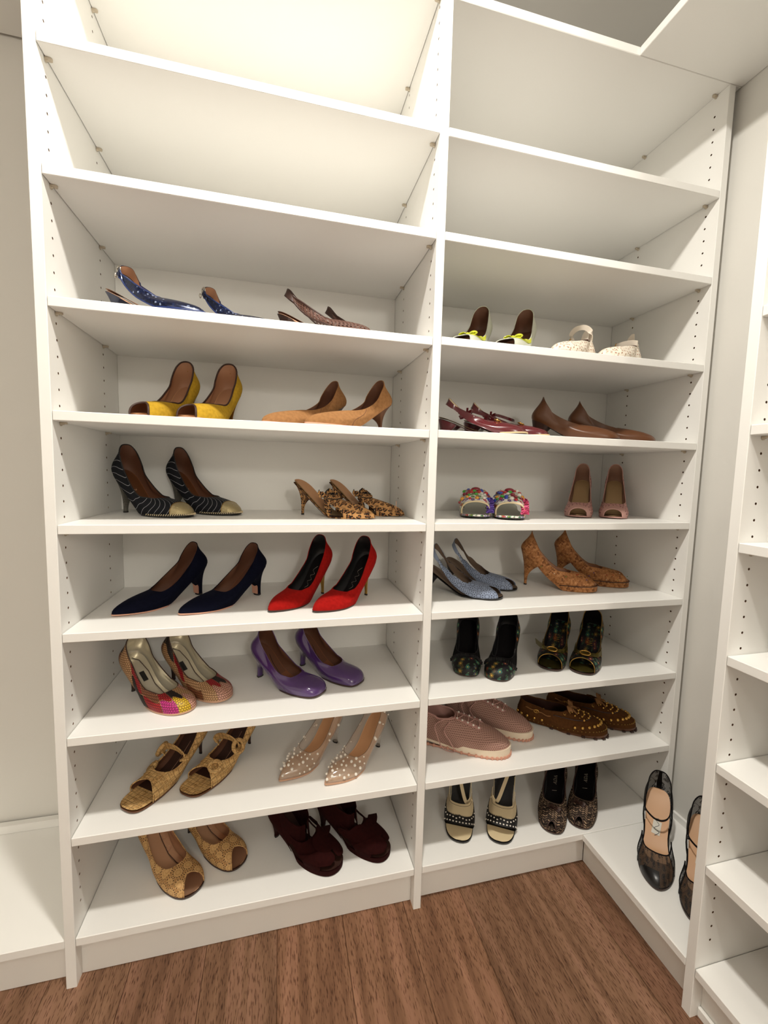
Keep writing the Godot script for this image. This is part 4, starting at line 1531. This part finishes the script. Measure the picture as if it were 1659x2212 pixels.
			dot("centre_jewel", ball_mesh(.0115, 12), M.gem5, o, l.surf(.0, .93, .004), Vector3(1.25, .7, .9))
			var puf := part("tulle_puff", ribbon_mesh(range(25).map(func(i): return l.surf(.26 + .02 * sin(i * 2.1), .06 + .018 * i, .002 + .002 * sin(i * 1.7))), [Vector3(1, .3, .2)], .020, .0012, 60), mat("violet_tulle", rgb(122, 92, 190) if first else rgb(232, 96, 140), .9), o)
			puf.set_meta("label", "violet tulle tuft" if first else "pink tulle tuft")
		"pink_peep":
			pump(o, l, {"upper": M.pink_punched, "lining": M.blush_lace, "bind": M.pink_leather, "bind_r": .0013, "peep": [.18, .42], "peep_r": .0022, "insole": M.beige_insole, "heel_pad": M.beige_insole, "pad_to": .6, "sole": M.pink_leather, "heel": [.22, .09, .0055, .0055, 2.4], "heel_mat": M.pink_leather})
			part("toe_band", shell(l, -.30, .30, func(q): return clampf(peep(.18, .42).call(q) + .0, 0, 1), func(q): return clampf(peep(.24, .58).call(q) + .06 * float(absf(q) < .25), 0, 1) + .02, .0012, .0002, 40, 3), M.pink_leather, o)
		"blue_punched":
			var scal := func(q: float) -> float: return 1.0 + .05 * absf(sin(q * 26.0)) - .03
			slingback(o, l, {"upper": M.blue_punched, "lining": M.grey_brown, "top": scal, "strap": mat("pale_blue_leather", rgb(142, 154, 178), .55), "strap_lining": M.grey_brown, "insole": M.grey_brown, "bind_r": 0.0, "peep": [.16, .60], "sole": M.sole_black, "heel": [.20, .08, .0065, .0065, 1.8], "heel_mat": M.black, "qa": .44, "qb": .74, "rs": .78})
		"cork":
			pump(o, l, {"upper": M.cork, "lining": M.cork_lining, "bind": M.cork, "bind_r": .0011, "peep": [.17, .66], "peep_r": .0012, "insole": M.cork_lining, "heel_pad": M.cork_lining, "sole": M.cork, "heel": [.23, .085, .0056, .0056, 2.6], "heel_mat": M.cork})
			part("platform_seam", tube_mesh(line_on(l, -.55, .55, func(_q): return .0, .0016, 50), .0012, 6), M.sole_dark, o)
			rng.seed = 50 if first else 51
			for k in 9:
				var q := rng.randf_range(-.7, .3); var r := rng.randf_range(.1, .9)
				dot("colour_fleck", ball_mesh(.0022, 6), [M.gem2, M.gem1, M.gem4, M.gem0][k % 4], o, l.surf(q, r, .0002), Vector3(1.3, .5, .8))
		"black_floral":
			pump(o, l, {"upper": M.black_suede, "lining": M.black, "bind": M.black, "bind_r": .0011, "insole": M.black, "heel_pad": M.black_suede, "pad_to": .6, "sole": M.sole_dark, "heel": [.22, .09, .007, .007, 1.8], "heel_mat": M.black_floral})
			var cap := func(q: float) -> float: return .80 * sqrt(maxf(0.0, 1.0 - pow(absf(q) / .42, 2.4)))
			part("toe_cap", skin(l, -.418, .418, zero, cap, .0010, 44, 8), M.black_floral, o)
			part("heel_cover", skin(l, .62, 1.38, zero, func(_q): return .96, .0010, 30, 6), M.black_floral, o)
			var ruf := []
			for i in 41:
				ruf.append(l.surf(lerpf(-.40, .40, i / 40.0), cap.call(lerpf(-.40, .40, i / 40.0)) + .02, .0030 + .0022 * (1 if i % 2 == 0 else -1)))
			part("ruffle_trim", ribbon_mesh(ruf, [Vector3(0, .6, -.8)], .010, .0012, 100), M.black, o)
		"gold_floral":
			pump(o, l, {"upper": M.black_floral, "lining": M.black_suede, "bind": M.gold_dark, "bind_r": .0012, "peep": [.25, .66], "peep_r": .0015, "peep_bind": M.gold_dark, "insole": M.black_floral, "sole": M.sole_dark, "heel": [.22, .09, .0065, .0065, 1.9], "heel_mat": M.black_floral})
			part("toe_pad", footbed(l, .001, .0036, .70, 1.0, 40, .0), M.green_gold, o)
			part("sock_piping", tube_mesh(line_on(l, -.9, -.42, func(_q): return .04, -.006, 30), .0008, 6), M.gold_dark, o)
			part("sock_piping", tube_mesh(line_on(l, .42, .9, func(_q): return .04, -.006, 30), .0008, 6), M.gold_dark, o)
			var b := part("vamp_band", shell(l, -.46, .46, func(_q): return .78, func(_q): return .98, .0030, .0010, 36, 3), M.green_gold, o)
			buckle(b, "oval_buckle", l.surf(0, .88, .005), Vector3(0, 1, .5), Vector3(0, .5, -1), .028, .017, .0020, M.gold)
			if first: part("band_tail", ribbon_mesh([l.surf(-.30 * l.side, .9, .004), l.surf(-.40 * l.side, .86, .010), l.surf(-.46 * l.side, .80, .022)], [Vector3(0, 1, .4)], .018, .0014, 10), M.green_gold, b)
			bed_text(o, l, .27, "NG", .020, M.gold_dark, PI / 2)
		"knit_sneaker":
			part("upper", skin(l, -1, 1, zero, one, 0.0, 60, 12), M.knit, o)
			part("lining", skin(l, -1, 1, zero, one, -.0022, 44, 8, true), M.pink_leather, o)
			part("collar", tube_mesh(line_on(l, -1, 1, one, -.001, 72), .0026, 8, true), M.pink_leather, o)
			part("insole", footbed(l, .002, .003), M.grey_brown, o)
			part("midsole", sole(l, .0030, 0.0, false, .006), M.knit_sole, o)
			var lugs := part("outsole", sole_band(l, .0036, .0055), M.lug_pink, o)
			for i in 44:
				var q := lerpf(-1.0, 1.0, i / 44.0)
				var e := l.edge2(q)
				var n := l.outward(q)
				var p := Vector3(e.x, .0035, l.zs(e.y)) + n * .0022
				var lug := part("lug", box_mesh(Vector3(-.0030, -.0033, -.003), Vector3(.0030, .0050, .003), .0008), M.lug_pink, lugs)
				lug.position = p
				lug.rotation.y = atan2(n.x, n.z)
			# eyelet stays, pearls and laces down the middle of the vamp
			for sg in [-1.0, 1.0]:
				part("eyestay", shell(l, minf(.11 * sg, .20 * sg), maxf(.11 * sg, .20 * sg), func(_q): return .62, func(_q): return .99, .0022, .0002, 10, 8), M.pink_leather, o)
				for k in 5:
					dot("pearl_stud", ball_mesh(.0032), M.pearl, o, l.surf(sg * .155, .65 + .075 * k, .0026))
			for k in 5:
				var r := .66 + .072 * k
				var w := .145 if k % 2 == 0 else -.145
				part("lace", tube_mesh(smooth_path([l.surf(-w, r, .0035), l.surf(-w * .4, r + .02, .006), l.surf(w * .4, r + .04, .006), l.surf(w, r + .06, .0035)], 16), .0014, 6), M.pink_leather, o)
			var hang := smooth_path([l.surf(-.14, .98, .004), l.surf(-.48, .80, .012), l.surf(-.56, .40, .016), l.surf(-.58, .04, .014), l.surf(-.66, .03, .018), l.surf(-.68, .50, .018), l.surf(-.56, .92, .014), l.surf(-.20, 1.0, .005)], 40)
			part("lace_loop", tube_mesh(hang, .0013, 6), M.pink_leather, o)
			if not first:
				bow(o, l.surf(0, 1.0, .008), Vector3(0, 1, .3), Vector3.RIGHT, .040, M.pink_leather, true)
		"moccasin":
			part("upper", skin(l, -1, 1, zero, one, 0.0, 60, 12), M.brown_suede, o)
			part("lining", skin(l, -1, 1, zero, one, -.0018, 44, 8, true), M.dark_brown, o)
			part("collar", tube_mesh(line_on(l, -1, 1, one, -.0006, 72), .0018, 6, true), M.brown_suede, o)
			part("insole", footbed(l, .002, .002), M.dark_brown, o)
			part("sole", sole(l, .0004), M.brown_leather, o)
			part("apron_seam", tube_mesh(line_on(l, -.46, .46, func(q): return .58 + .30 * smoothstep(.2, .46, absf(q)), .0008, 50), .0017, 6), M.dark_brown, o)
			for i in 12:
				var q := lerpf(-.62, .62, i / 11.0)
				var pad := part("sole_pad", box_mesh(Vector3(-.005, -.001, -.004), Vector3(.005, .0045, .004), .001), M.dark_brown, o)
				var n := l.outward(q)
				var e := l.edge2(q)
				pad.position = Vector3(e.x, .0012, l.zs(e.y)) + n * .0005
				pad.rotation.y = atan2(n.x, n.z)
			var big := ball_mesh(.0052, 10); var small := ball_mesh(.0020, 8); var mid := ball_mesh(.0040, 8)
			for i in 30:
				var q := lerpf(-.93, .93, i / 29.0)
				if absf(q) < .44 or absf(q) > .66: dot("gold_stud", big, M.gold, o, l.surf(q, .36, .0002), Vector3(1, 1, 1))
			for i in 56:
				var q := lerpf(-.95, .95, i / 55.0)
				dot("small_stud", small, M.gold_dark, o, l.surf(q, .17, .0004))
			for k in 4:
				for i in 9 - k:
					var q := lerpf(-.26, .26, (i + .5) / (9 - k))
					dot("apron_stud", mid if (i + k) % 2 == 0 else small, M.gold, o, l.surf(q, .60 + .10 * k, .0008))
			part("side_lace", tube_mesh(line_on(l, -.82, -.50, func(q): return .80 + .02 * sin(q * 60.0), .0022, 24), .0014, 6), M.tan_suede, o)
			part("side_lace", tube_mesh(line_on(l, .50, .82, func(q): return .80 + .02 * sin(q * 60.0), .0022, 24), .0014, 6), M.tan_suede, o)
			part("tongue_flap", shell(l, -.40, .40, func(q): return .90, func(_q): return 1.0, .0060, .0030, 24, 3), M.brown_suede, o)
			bow(o, l.surf(0, .97, .008), Vector3(0, 1, .35), Vector3.RIGHT, .052, M.tan_suede, true)
			for sg in [-1.0, 1.0]:
				for k in 2:
					buckle(o, "eyelet", l.surf(sg * (.20 + .13 * k), .93, .0065), Vector3(sg * .4, 1, .4), Vector3(0, .4, -1), .007, .007, .0011, M.gold)
				buckle(o, "ring_ornament", l.surf(sg * .70, .78, .003), l.outward(sg * .70), Vector3.UP, .014, .010, .0011, M.gold)
				part("letter_ornament", tube_mesh(PackedVector3Array([l.surf(sg * .684, .86, .004), l.surf(sg * .70, .72, .004), l.surf(sg * .716, .86, .004)]), .0009, 5), M.gold, o)
		"brogue_sandal":
			var pr := peep(.40, .46)
			var edge_r := func(q: float) -> float: return .70 - .12 * absf(q) / .44 + .012 * (1.0 if fposmod(q * 90.0, 1.0) < .5 else -1.0) if absf(q) < .47 else .6
			part("cream_vamp", shell(l, -.50, .50, func(q): return maxf(.46, pr.call(q)), one, .0008, -.0010, 60, 5), M.cream_leather, o)
			part("black_vamp", shell(l, -.50, .50, pr, edge_r, .0018, .0002, 120, 5), M.black, o)
			var pd := ball_mesh(.0026, 8)
			for i in 13:
				var q := lerpf(-.42, .42, i / 12.0)
				dot("punched_dot", pd, M.pearl, o, l.surf(q, edge_r.call(q) - .075, .0018), Vector3(1, .5, 1))
				dot("punched_dot", pd, M.pearl, o, l.surf(q * .92, pr.call(q * .92) + .06, .0018), Vector3(1, .5, 1))
			part("stitch_line", tube_mesh(line_on(l, -.48, .48, func(_q): return .93, .0010, 40), .0006, 5), M.grey_brown, o)
			bottom(o, l, {"insole": M.black, "sole": M.sole_black, "heel": [.20, .085, .0055, .0055, 2.2], "heel_mat": M.black})
			part("toe_pad", footbed(l, .0006, .0036, .74, 1.0, 40, .0), M.cream_leather, o)
			for sg in [-1.0, 1.0]:
				part("edge_piping", tube_mesh(line_on(l, .44 * sg, .98 * sg, zero, .0006, 40), .0014, 6), M.cream_leather, o)
			part("heel_counter", shell(l, .80, 1.20, zero, one, .0008, -.0008, 20, 5), M.black, o)
			part("instep_strap", ribbon_mesh([l.surf(.42 * l.side, .97, .001), on_bed(l, .50, .45 * l.side, .034), on_bed(l, .36, -.02 * l.side, .052), on_bed(l, .22, -.40 * l.side, .060), l.surf(-.86 * l.side, .92, .001)], [Vector3(1, .2, 0)], .010, .0016, 24), M.cream_leather, o)
			part("ankle_strap", ribbon_mesh([l.surf(.84, .93, .001), on_bed(l, .24, .58, .064), on_bed(l, .34, .30, .078), on_bed(l, .34, -.30, .078), on_bed(l, .24, -.58, .064), l.surf(-.84, .93, .001)], [Vector3(0, 1, .3)], .009, .0016, 24), M.black, o)
		"tweed":
			pump(o, l, {"upper": M.tweed, "lining": M.black, "bind": M.dark_brown, "bind_r": .0020, "peep": [.085, .40], "peep_r": .0016, "peep_bind": M.dark_brown, "insole": M.black, "heel_pad": M.black_suede, "pad_to": .62, "sole": M.sole_dark, "heel": [.24, .11, .010, .010, 1.4], "heel_mat": M.sole_black})
			var st := part("throat_stitches", tube_mesh(line_on(l, -.40, .40, func(_q): return .97, .0016, 30), .0004, 5), M.dark_brown, o)
			for i in 22:
				var q := lerpf(-.42, .42, i / 21.0)
				part("stitch", tube_mesh(PackedVector3Array([l.surf(q - .006, .965, .0022), l.surf(q + .006, .965, .0022)]), .0006, 5), M.cream_leather, st)
			bow(o, l.surf(.05 * l.side, .80, .003), Vector3(0, 1, .6), Vector3(1, 0, .2), .030, M.dark_brown, false)
			part("toe_pad", footbed(l, .001, .0036, .86, 1.0, 40, .0), M.tweed, o)
			bed_text(o, l, .22, "ADA", .013, M.steel, PI / 2)
			bed_plate(o, l, "silver_bar", .34, .014, .0014, M.steel, .25)
		"black_lace":
			part("toe_lace", skin(l, -.47, .47, zero, one, 0.0, 48, 10), M.lace, o)
			var s := part("heel_lace", skin(l, .66, 1.34, zero, func(q): return smoothstep(.66, .76, 1.0 - absf(q - 1.0)) , 0.0, 40, 8), M.lace, o)
			part("toe_binding", tube_mesh(line_on(l, -.47, .47, one, 0.0, 50), .0016, 6), M.black_suede, o)
			part("heel_binding", tube_mesh(line_on(l, .66, 1.34, func(q): return smoothstep(.66, .76, 1.0 - absf(q - 1.0)), 0.0, 60), .0016, 6), M.black_suede, o)
			part("back_stripe", shell(l, .975, 1.025, zero, one, .0006, -.0006, 4, 8), M.black_suede, s)
			for sg in [-1.0, 1.0]:
				part("toe_side_binding", tube_mesh(PackedVector3Array(range(9).map(func(j): return l.surf(.47 * sg, j / 8.0, 0.0))), .0014, 6), M.black_suede, o)
				part("edge_piping", tube_mesh(line_on(l, .40 * sg, .70 * sg, zero, .0006, 20), .0020, 6), M.black_suede, o)
			var cap := func(q: float) -> float: return .52 * sqrt(maxf(0.0, 1.0 - pow(absf(q) / .30, 2.4)))
			part("toe_cap", skin(l, -.30 if l.side > 0 else -.04, .04 if l.side > 0 else .30, zero, cap, .0008, 30, 8), M.wine_black, o)
			bottom(o, l, {"insole": M.nude, "sole": M.sole_dark, "heel": [.20, .085, .0050, .0050, 2.6], "heel_mat": M.black})
			part("ankle_strap", ribbon_mesh([l.surf(.70, .95, .001), on_bed(l, .33, .66, .060), on_bed(l, .40, .30, .070), on_bed(l, .40, -.20, .068), on_bed(l, .33, -.70, .056), on_bed(l, .27, -.82, .046)], [Vector3(0, .8, .6)], .010, .0018, 26), M.black_suede, o)
			dot("strap_button", ball_mesh(.0038), M.black, o, on_bed(l, .32, -.80, .052))
			bed_plate(o, l, "white_label", .30, .020, .034, M.white_label, -.12)
			part("label_script", tube_mesh(smooth_path([on_bed(l, .36, -.10, .0040), on_bed(l, .33, .16, .0040), on_bed(l, .31, -.14, .0040), on_bed(l, .28, .14, .0040), on_bed(l, .25, -.10, .0040), on_bed(l, .24, .12, .0040)], 50), .0006, 5), M.label_ink, o)

# a thin band round the bottom of a thick sole
func sole_band(l: Last, grow: float, h: float) -> ArrayMesh:
	var st := tool()
	st.set_smooth_group(0)
	var n := 96
	var pts := []
	for i in n:
		var q := -1.0 + 2.0 * i / n
		var e := l.edge2(q)
		var o := l.outward(q)
		pts.append([Vector3(e.x, 0.0015, l.zs(e.y)) + o * grow, Vector3(e.x, h, l.zs(e.y)) + o * grow, Vector3(e.x, 0.0015, l.zs(e.y)) - o * .003, Vector3(e.x, h, l.zs(e.y)) - o * .003])
	for i in n:
		var a: Array = pts[i]; var b: Array = pts[(i + 1) % n]
		quad(st, a[0], a[1], b[1], b[0])
		quad(st, a[1], a[3], b[3], b[1])
		quad(st, a[2], a[0], b[0], b[2])
		quad(st, a[3], a[2], b[2], b[3])
	return mesh_of(st)

# kind, node name, category, group, last, shelf height, then for each shoe of the pair: toe x, toe z, turn in degrees, label
func build_shoes() -> void:
	mat("wine_black", rgb(18, 17, 18), .32)
	var P := [
		["blue_sling", "slingback_shoe", "shoe", "blue sequinned slingbacks", {"L": .218, "lean": .050, "hh": .056, "hb": .050, "hs": .044, "st": .60, "hv": .034, "toe": .15}, H1[2],
			[.270, -.032, 67, "blue sequinned slingback with a silver buckle drop, left one of its pair, tallest strap"], [.420, -.075, 62, "blue sequinned slingback with a looped tan-lined strap, right one of its pair"]],
		["woven_sling", "woven_slingback", "shoe", "brown woven slingbacks", {"L": .230, "hh": .058, "hb": .056, "hs": .046, "st": .58, "hv": .034, "toe": .1}, H1[2],
			[.628, -.034, 62, "brown crocheted slingback in front, left one of its pair, buckle on its raised strap"], [.725, -.100, 58, "brown crocheted slingback mostly behind its mate, only a looped strap showing"]],
		["lime_bow", "bow_pump", "shoe", "grey peep-toes with lime bows", {"L": .215, "hh": .098, "hb": .058, "toe": 1.0, "back": 1.05, "st": .62, "hv": .040, "toeh": .026}, H2[2],
			[.850, -.055, -44, "grey peep-toe pump with a lime bow, nearest the middle upright"], [.972, -.042, -46, "grey peep-toe pump with a lime bow, beside the white floral flats"]],
		["floral_flat", "floral_flat", "shoe", "white floral flats", {"L": .200, "hh": .020, "hb": .050, "hs": .038, "st": .58, "hv": .040, "toe": .3, "th": .004}, H2[2],
			[1.106, -.032, -62, "white floral ankle-strap flat with its strap standing in a loop"], [1.256, -.030, -62, "white floral ankle-strap flat with a pointed back tab, nearest the side panel"]],
		["yellow", "peep_toe_pump", "shoe", "yellow suede peep-toes", {"L": .215, "hh": .103, "hb": .060, "toe": 1.15, "st": .66, "hv": .042, "toeh": .030}, H1[3],
			[.127, -.060, -21, "yellow suede peep-toe pump with dark piping, left one of its pair"], [.230, -.048, -21, "yellow suede peep-toe pump with dark piping, right one of its pair, stiletto in view"]],
		["tan_pump", "suede_pump", "shoe", "tan suede pumps", {"L": .245, "hh": .076, "hb": .056, "toe": .3, "st": .58, "hv": .040, "hs": .030}, H1[3],
			[.385, -.060, -56, "tan suede pointed pump, left one of its pair, heel hidden behind its mate"], [.484, -.032, -62, "tan suede pointed pump, right one of its pair, slim kitten heel in view"]],
		["wine", "patent_slingback", "shoe", "wine patent slingbacks", {"L": .235, "hh": .050, "hb": .054, "hs": .042, "st": .60, "hv": .036, "toe": 1.3, "th": .004}, H2[3],
			[1.045, -.035, 52, "wine patent slingback with gold snaffle and block heel, in front of its mate"], [1.135, -.070, 52, "wine patent slingback behind its mate, only its gold-trimmed toe showing"]],
		["brown", "leather_pump", "shoe", "brown leather pumps", {"L": .235, "hh": .066, "hb": .064, "toe": .9, "st": .60, "hv": .042, "hs": .040}, H2[3],
			[1.342, -.045, 50, "plain brown leather pump, left one of its pair, beside the wine slingbacks"], [1.482, -.065, 50, "plain brown leather pump, right one of its pair, nearest the side panel"]],
		["pinstripe", "cap_toe_pump", "shoe", "pinstripe pumps with gold caps", {"L": .235, "hh": .108, "hb": .066, "toe": .85, "st": .66, "hv": .040, "toeh": .022}, H1[4],
			[.216, -.132, 54, "black pinstripe pump with gold cap toe, left one of its pair, in front"], [.326, -.190, 54, "black pinstripe pump with gold cap toe, right one of its pair, further back"]],
		["leopard", "leopard_mule", "shoe", "leopard mules", {"L": .230, "hh": .092, "toe": .1, "st": .52, "hv": .044, "toeh": .018}, H1[4],
			[.660, -.095, 55, "leopard print mule with ruffled straps, left one of its pair, in front"], [.762, -.165, 55, "leopard print mule with ruffled straps, right one, a tan tie sticking out by its toe"]],
		["jewel", "jewelled_slide", "shoe", "jewelled floral slides", {"L": .245, "hh": .030, "wb": .040, "toe": 1.3, "st": .52, "hv": .066, "toeh": .046, "th": .006, "waist": 1.15, "hs": .04}, H2[4],
			[.944, -.106, -26, "jewelled floral slide with a violet tulle tuft at its toe opening"], [1.034, -.064, -24, "jewelled floral slide with a pink tulle tuft at its toe opening"]],
		["pink_peep", "peep_toe_pump", "shoe", "pink punched peep-toes", {"L": .205, "hh": .108, "hb": .058, "toe": 1.1, "st": .68, "hv": .038, "toeh": .026, "wb": .038, "back": .95}, H2[4],
			[1.285, -.130, -42, "pink punched peep-toe pump, left one of its pair, beside the jewelled slides"], [1.388, -.095, -40, "pink punched peep-toe pump, right one of its pair, nearest the side panel"]],
		["navy", "suede_pump", "shoe", "navy suede pumps", {"L": .240, "hh": .085, "hb": .060, "toe": .2, "st": .60, "hv": .036, "th": .0024}, H1[5],
			[.056, -.096, -45, "navy suede pointed block-heel pump, left one of its pair"], [.204, -.075, -47, "navy suede pointed block-heel pump, right one of its pair, beside the red pumps"]],
		["red", "stiletto_pump", "shoe", "red suede stilettos", {"L": .218, "hh": .108, "hb": .060, "toe": .2, "st": .63, "hv": .036, "th": .0026}, H1[5],
			[.399, -.070, -46, "red suede stiletto pump with gold heel, left one of its pair"], [.509, -.045, -49, "red suede stiletto pump with gold heel, right one of its pair"]],
		["blue_punched", "punched_slingback", "shoe", "pale blue punched slingbacks", {"L": .225, "hh": .070, "hb": .068, "hs": .046, "toe": 1.0, "st": .62, "hv": .036, "toeh": .024}, H2[5],
			[1.023, -.075, 51, "pale blue punched peep-toe slingback, front one of its pair, by the middle upright"], [1.117, -.155, 48, "pale blue punched peep-toe slingback, rear one of its pair, dark-lined strap standing up"]],
		["cork", "cork_pump", "shoe", "cork peep-toes", {"L": .222, "hh": .112, "hb": .058, "plat": .013, "toe": 1.0, "st": .66, "hv": .038, "toeh": .024}, H2[5],
			[1.355, -.105, 58, "cork peep-toe platform pump, left one of its pair, whole heel in view"], [1.500, -.140, 56, "cork peep-toe platform pump, right one of its pair, heel partly hidden"]],
		["patchwork", "patchwork_pump", "shoe", "snakeskin patchwork pumps", {"L": .220, "hh": .090, "hb": .060, "toe": .9, "st": .72, "hv": .034, "toeh": .024, "wb": .039}, H1[6],
			[.226, -.052, 50, "snakeskin patchwork pump with metallic insole, left one of its pair, in front"], [.309, -.095, 50, "snakeskin patchwork pump with metallic insole, right one of its pair, further back"]],
		["purple", "patent_pump", "shoe", "purple patent pumps", {"L": .220, "hh": .085, "hb": .058, "toe": 1.6, "st": .67, "hv": .034, "toeh": .026, "wb": .039}, H1[6],
			[.530, -.070, 49, "purple patent square-toe pump, left one of its pair, in front"], [.640, -.110, 46, "purple patent square-toe pump, right one of its pair, further back"]],
		["black_floral", "floral_pump", "shoe", "black pumps with floral toes", {"L": .220, "hh": .088, "hb": .060, "toe": 1.2, "st": .70, "hv": .038, "toeh": .026}, H2[6],
			[.928, -.089, -27, "black pump with floral toe, left one of its pair, by the middle upright"], [1.003, -.048, -38, "black pump with floral toe, right one of its pair, turned further sideways"]],
		["gold_floral", "buckled_pump", "shoe", "floral peep-toes with gold bands", {"L": .220, "hh": .085, "hb": .060, "toe": 1.2, "st": .68, "hv": .038, "toeh": .028}, H2[6],
			[1.184, -.082, -45, "dark floral peep-toe pump with buckled gold band, left one of its pair"], [1.266, -.038, -46, "dark floral peep-toe pump with buckled gold band, right one of its pair"]],
		["raffia", "raffia_sandal", "shoe", "raffia strap sandals", {"L": .240, "hh": .080, "hb": .058, "toe": 1.6, "st": .64, "hv": .036, "hs": .026, "toeh": .026}, H1[7],
			[.084, -.055, -36, "woven raffia strap sandal with covered buckles, left one of its pair"], [.212, -.073, -36, "woven raffia strap sandal with covered buckles, right one of its pair"]],
		["pearl", "clear_pump", "shoe", "clear pumps with pearls", {"L": .225, "hh": .095, "hb": .058, "toe": .0, "st": .64, "hv": .038}, H1[7],
			[.425, -.082, -51, "clear pointed pump dotted with pearls, left one of its pair"], [.542, -.039, -51, "clear pointed pump dotted with pearls, right one of its pair, toe nearest the edge"]],
		["knit_sneaker", "knit_sneaker", "sneaker", "pink knitted sneakers", {"L": .270, "hh": .034, "th": .017, "wb": .041, "toe": .95, "st": .42, "hv": .066, "hs": .060, "hb": .064, "toeh": .028, "waist": 1.12, "back": 1.08, "lean": .004, "spring": .006}, H2[7],
			[1.061, -.057, 59, "pink knitted sneaker with pearl eyelets, front one of its pair, lace loop hanging"], [1.171, -.116, 50, "pink knitted sneaker with pearl eyelets, rear one of its pair, laces tied"]],
		["moccasin", "studded_moccasin", "moccasin", "studded brown moccasins", {"L": .262, "hh": .012, "th": .006, "wb": .0375, "toe": .95, "st": .56, "hv": .054, "hs": .048, "hb": .054, "toeh": .032, "waist": 1.15, "back": 1.1, "lean": .004, "spring": .008, "puff": .06}, H2[7],
			[1.400, -.070, 52, "gold-studded brown suede moccasin, left one of its pair, tied bow in full view"], [1.520, -.088, 50, "gold-studded brown suede moccasin, right one of its pair, nearest the side panel"]],
		["gold_lace", "lace_pump", "shoe", "gold lace peep-toes", {"L": .225, "hh": .082, "hb": .058, "toe": 1.2, "st": .70, "hv": .038, "toeh": .030, "wb": .040, "hs": .038}, H1[8],
			[.232, -.048, 42, "gold lace peep-toe pump with shiny bronze insole, left one, nearer the shelf edge"], [.338, -.105, 48, "gold lace peep-toe pump with darker insole, right one, further back"]],
		["ruffle", "ruffled_sandal", "sandal", "burgundy petal sandals", {"L": .230, "hh": .085, "plat": .008, "hb": .062, "toe": 1.1, "st": .62, "hv": .044, "toeh": .030, "wb": .040}, H1[8],
			[.577, -.034, 47, "dark burgundy suede petal sandal with ankle cuff, left one, nearer the shelf edge"], [.714, -.050, 50, "dark burgundy suede petal sandal with ankle cuff, right one, by the middle upright"]],
		["brogue_sandal", "brogue_sandal", "sandal", "cream and black sandals", {"L": .220, "hh": .090, "hb": .060, "toe": 1.1, "st": .62, "hv": .046, "toeh": .034}, H2[8],
			[.908, -.047, -27, "cream and black dotted sandal, left one of its pair, by the middle upright"], [1.022, -.017, -32, "cream and black dotted sandal, right one of its pair, beside the tweed pumps"]],
		["tweed", "tweed_pump", "shoe", "brown tweed peep-toes", {"L": .225, "hh": .068, "hb": .056, "toe": 1.05, "st": .68, "hv": .038, "toeh": .026, "wb": .038}, H2[8],
			[1.181, -.021, -40, "brown and black tweed peep-toe pump, left one of its pair"], [1.277, -.015, -43, "brown and black tweed peep-toe pump, right one of its pair, by the corner"]],
		["black_lace", "lace_sandal", "shoe", "black lace ankle-strap shoes", {"L": .240, "hh": .112, "hb": .074, "toe": .6, "st": .70, "hv": .038, "toeh": .024, "wb": .039}, .1160,
			[1.338, .181, -47, "black lace ankle-strap shoe with white insole label, fully in view on the corner ledge"], [1.362, .279, -50, "black lace ankle-strap shoe half hidden behind the end panel on the corner ledge"]],
	]
	for p in P:
		if only != "" and p[0] != only: continue
		for k in 2:
			var d: Array = p[6 + k]
			var l := last(p[4], 1.0 if k == 0 else -1.0)
			var o := shoe_root(p[1], d[3], p[2], Vector3(d[0], float(p[5]) + .0003, d[1]), d[2], l, p[3])
			make_shoe(p[0], l, o, k == 0)
var only := ""
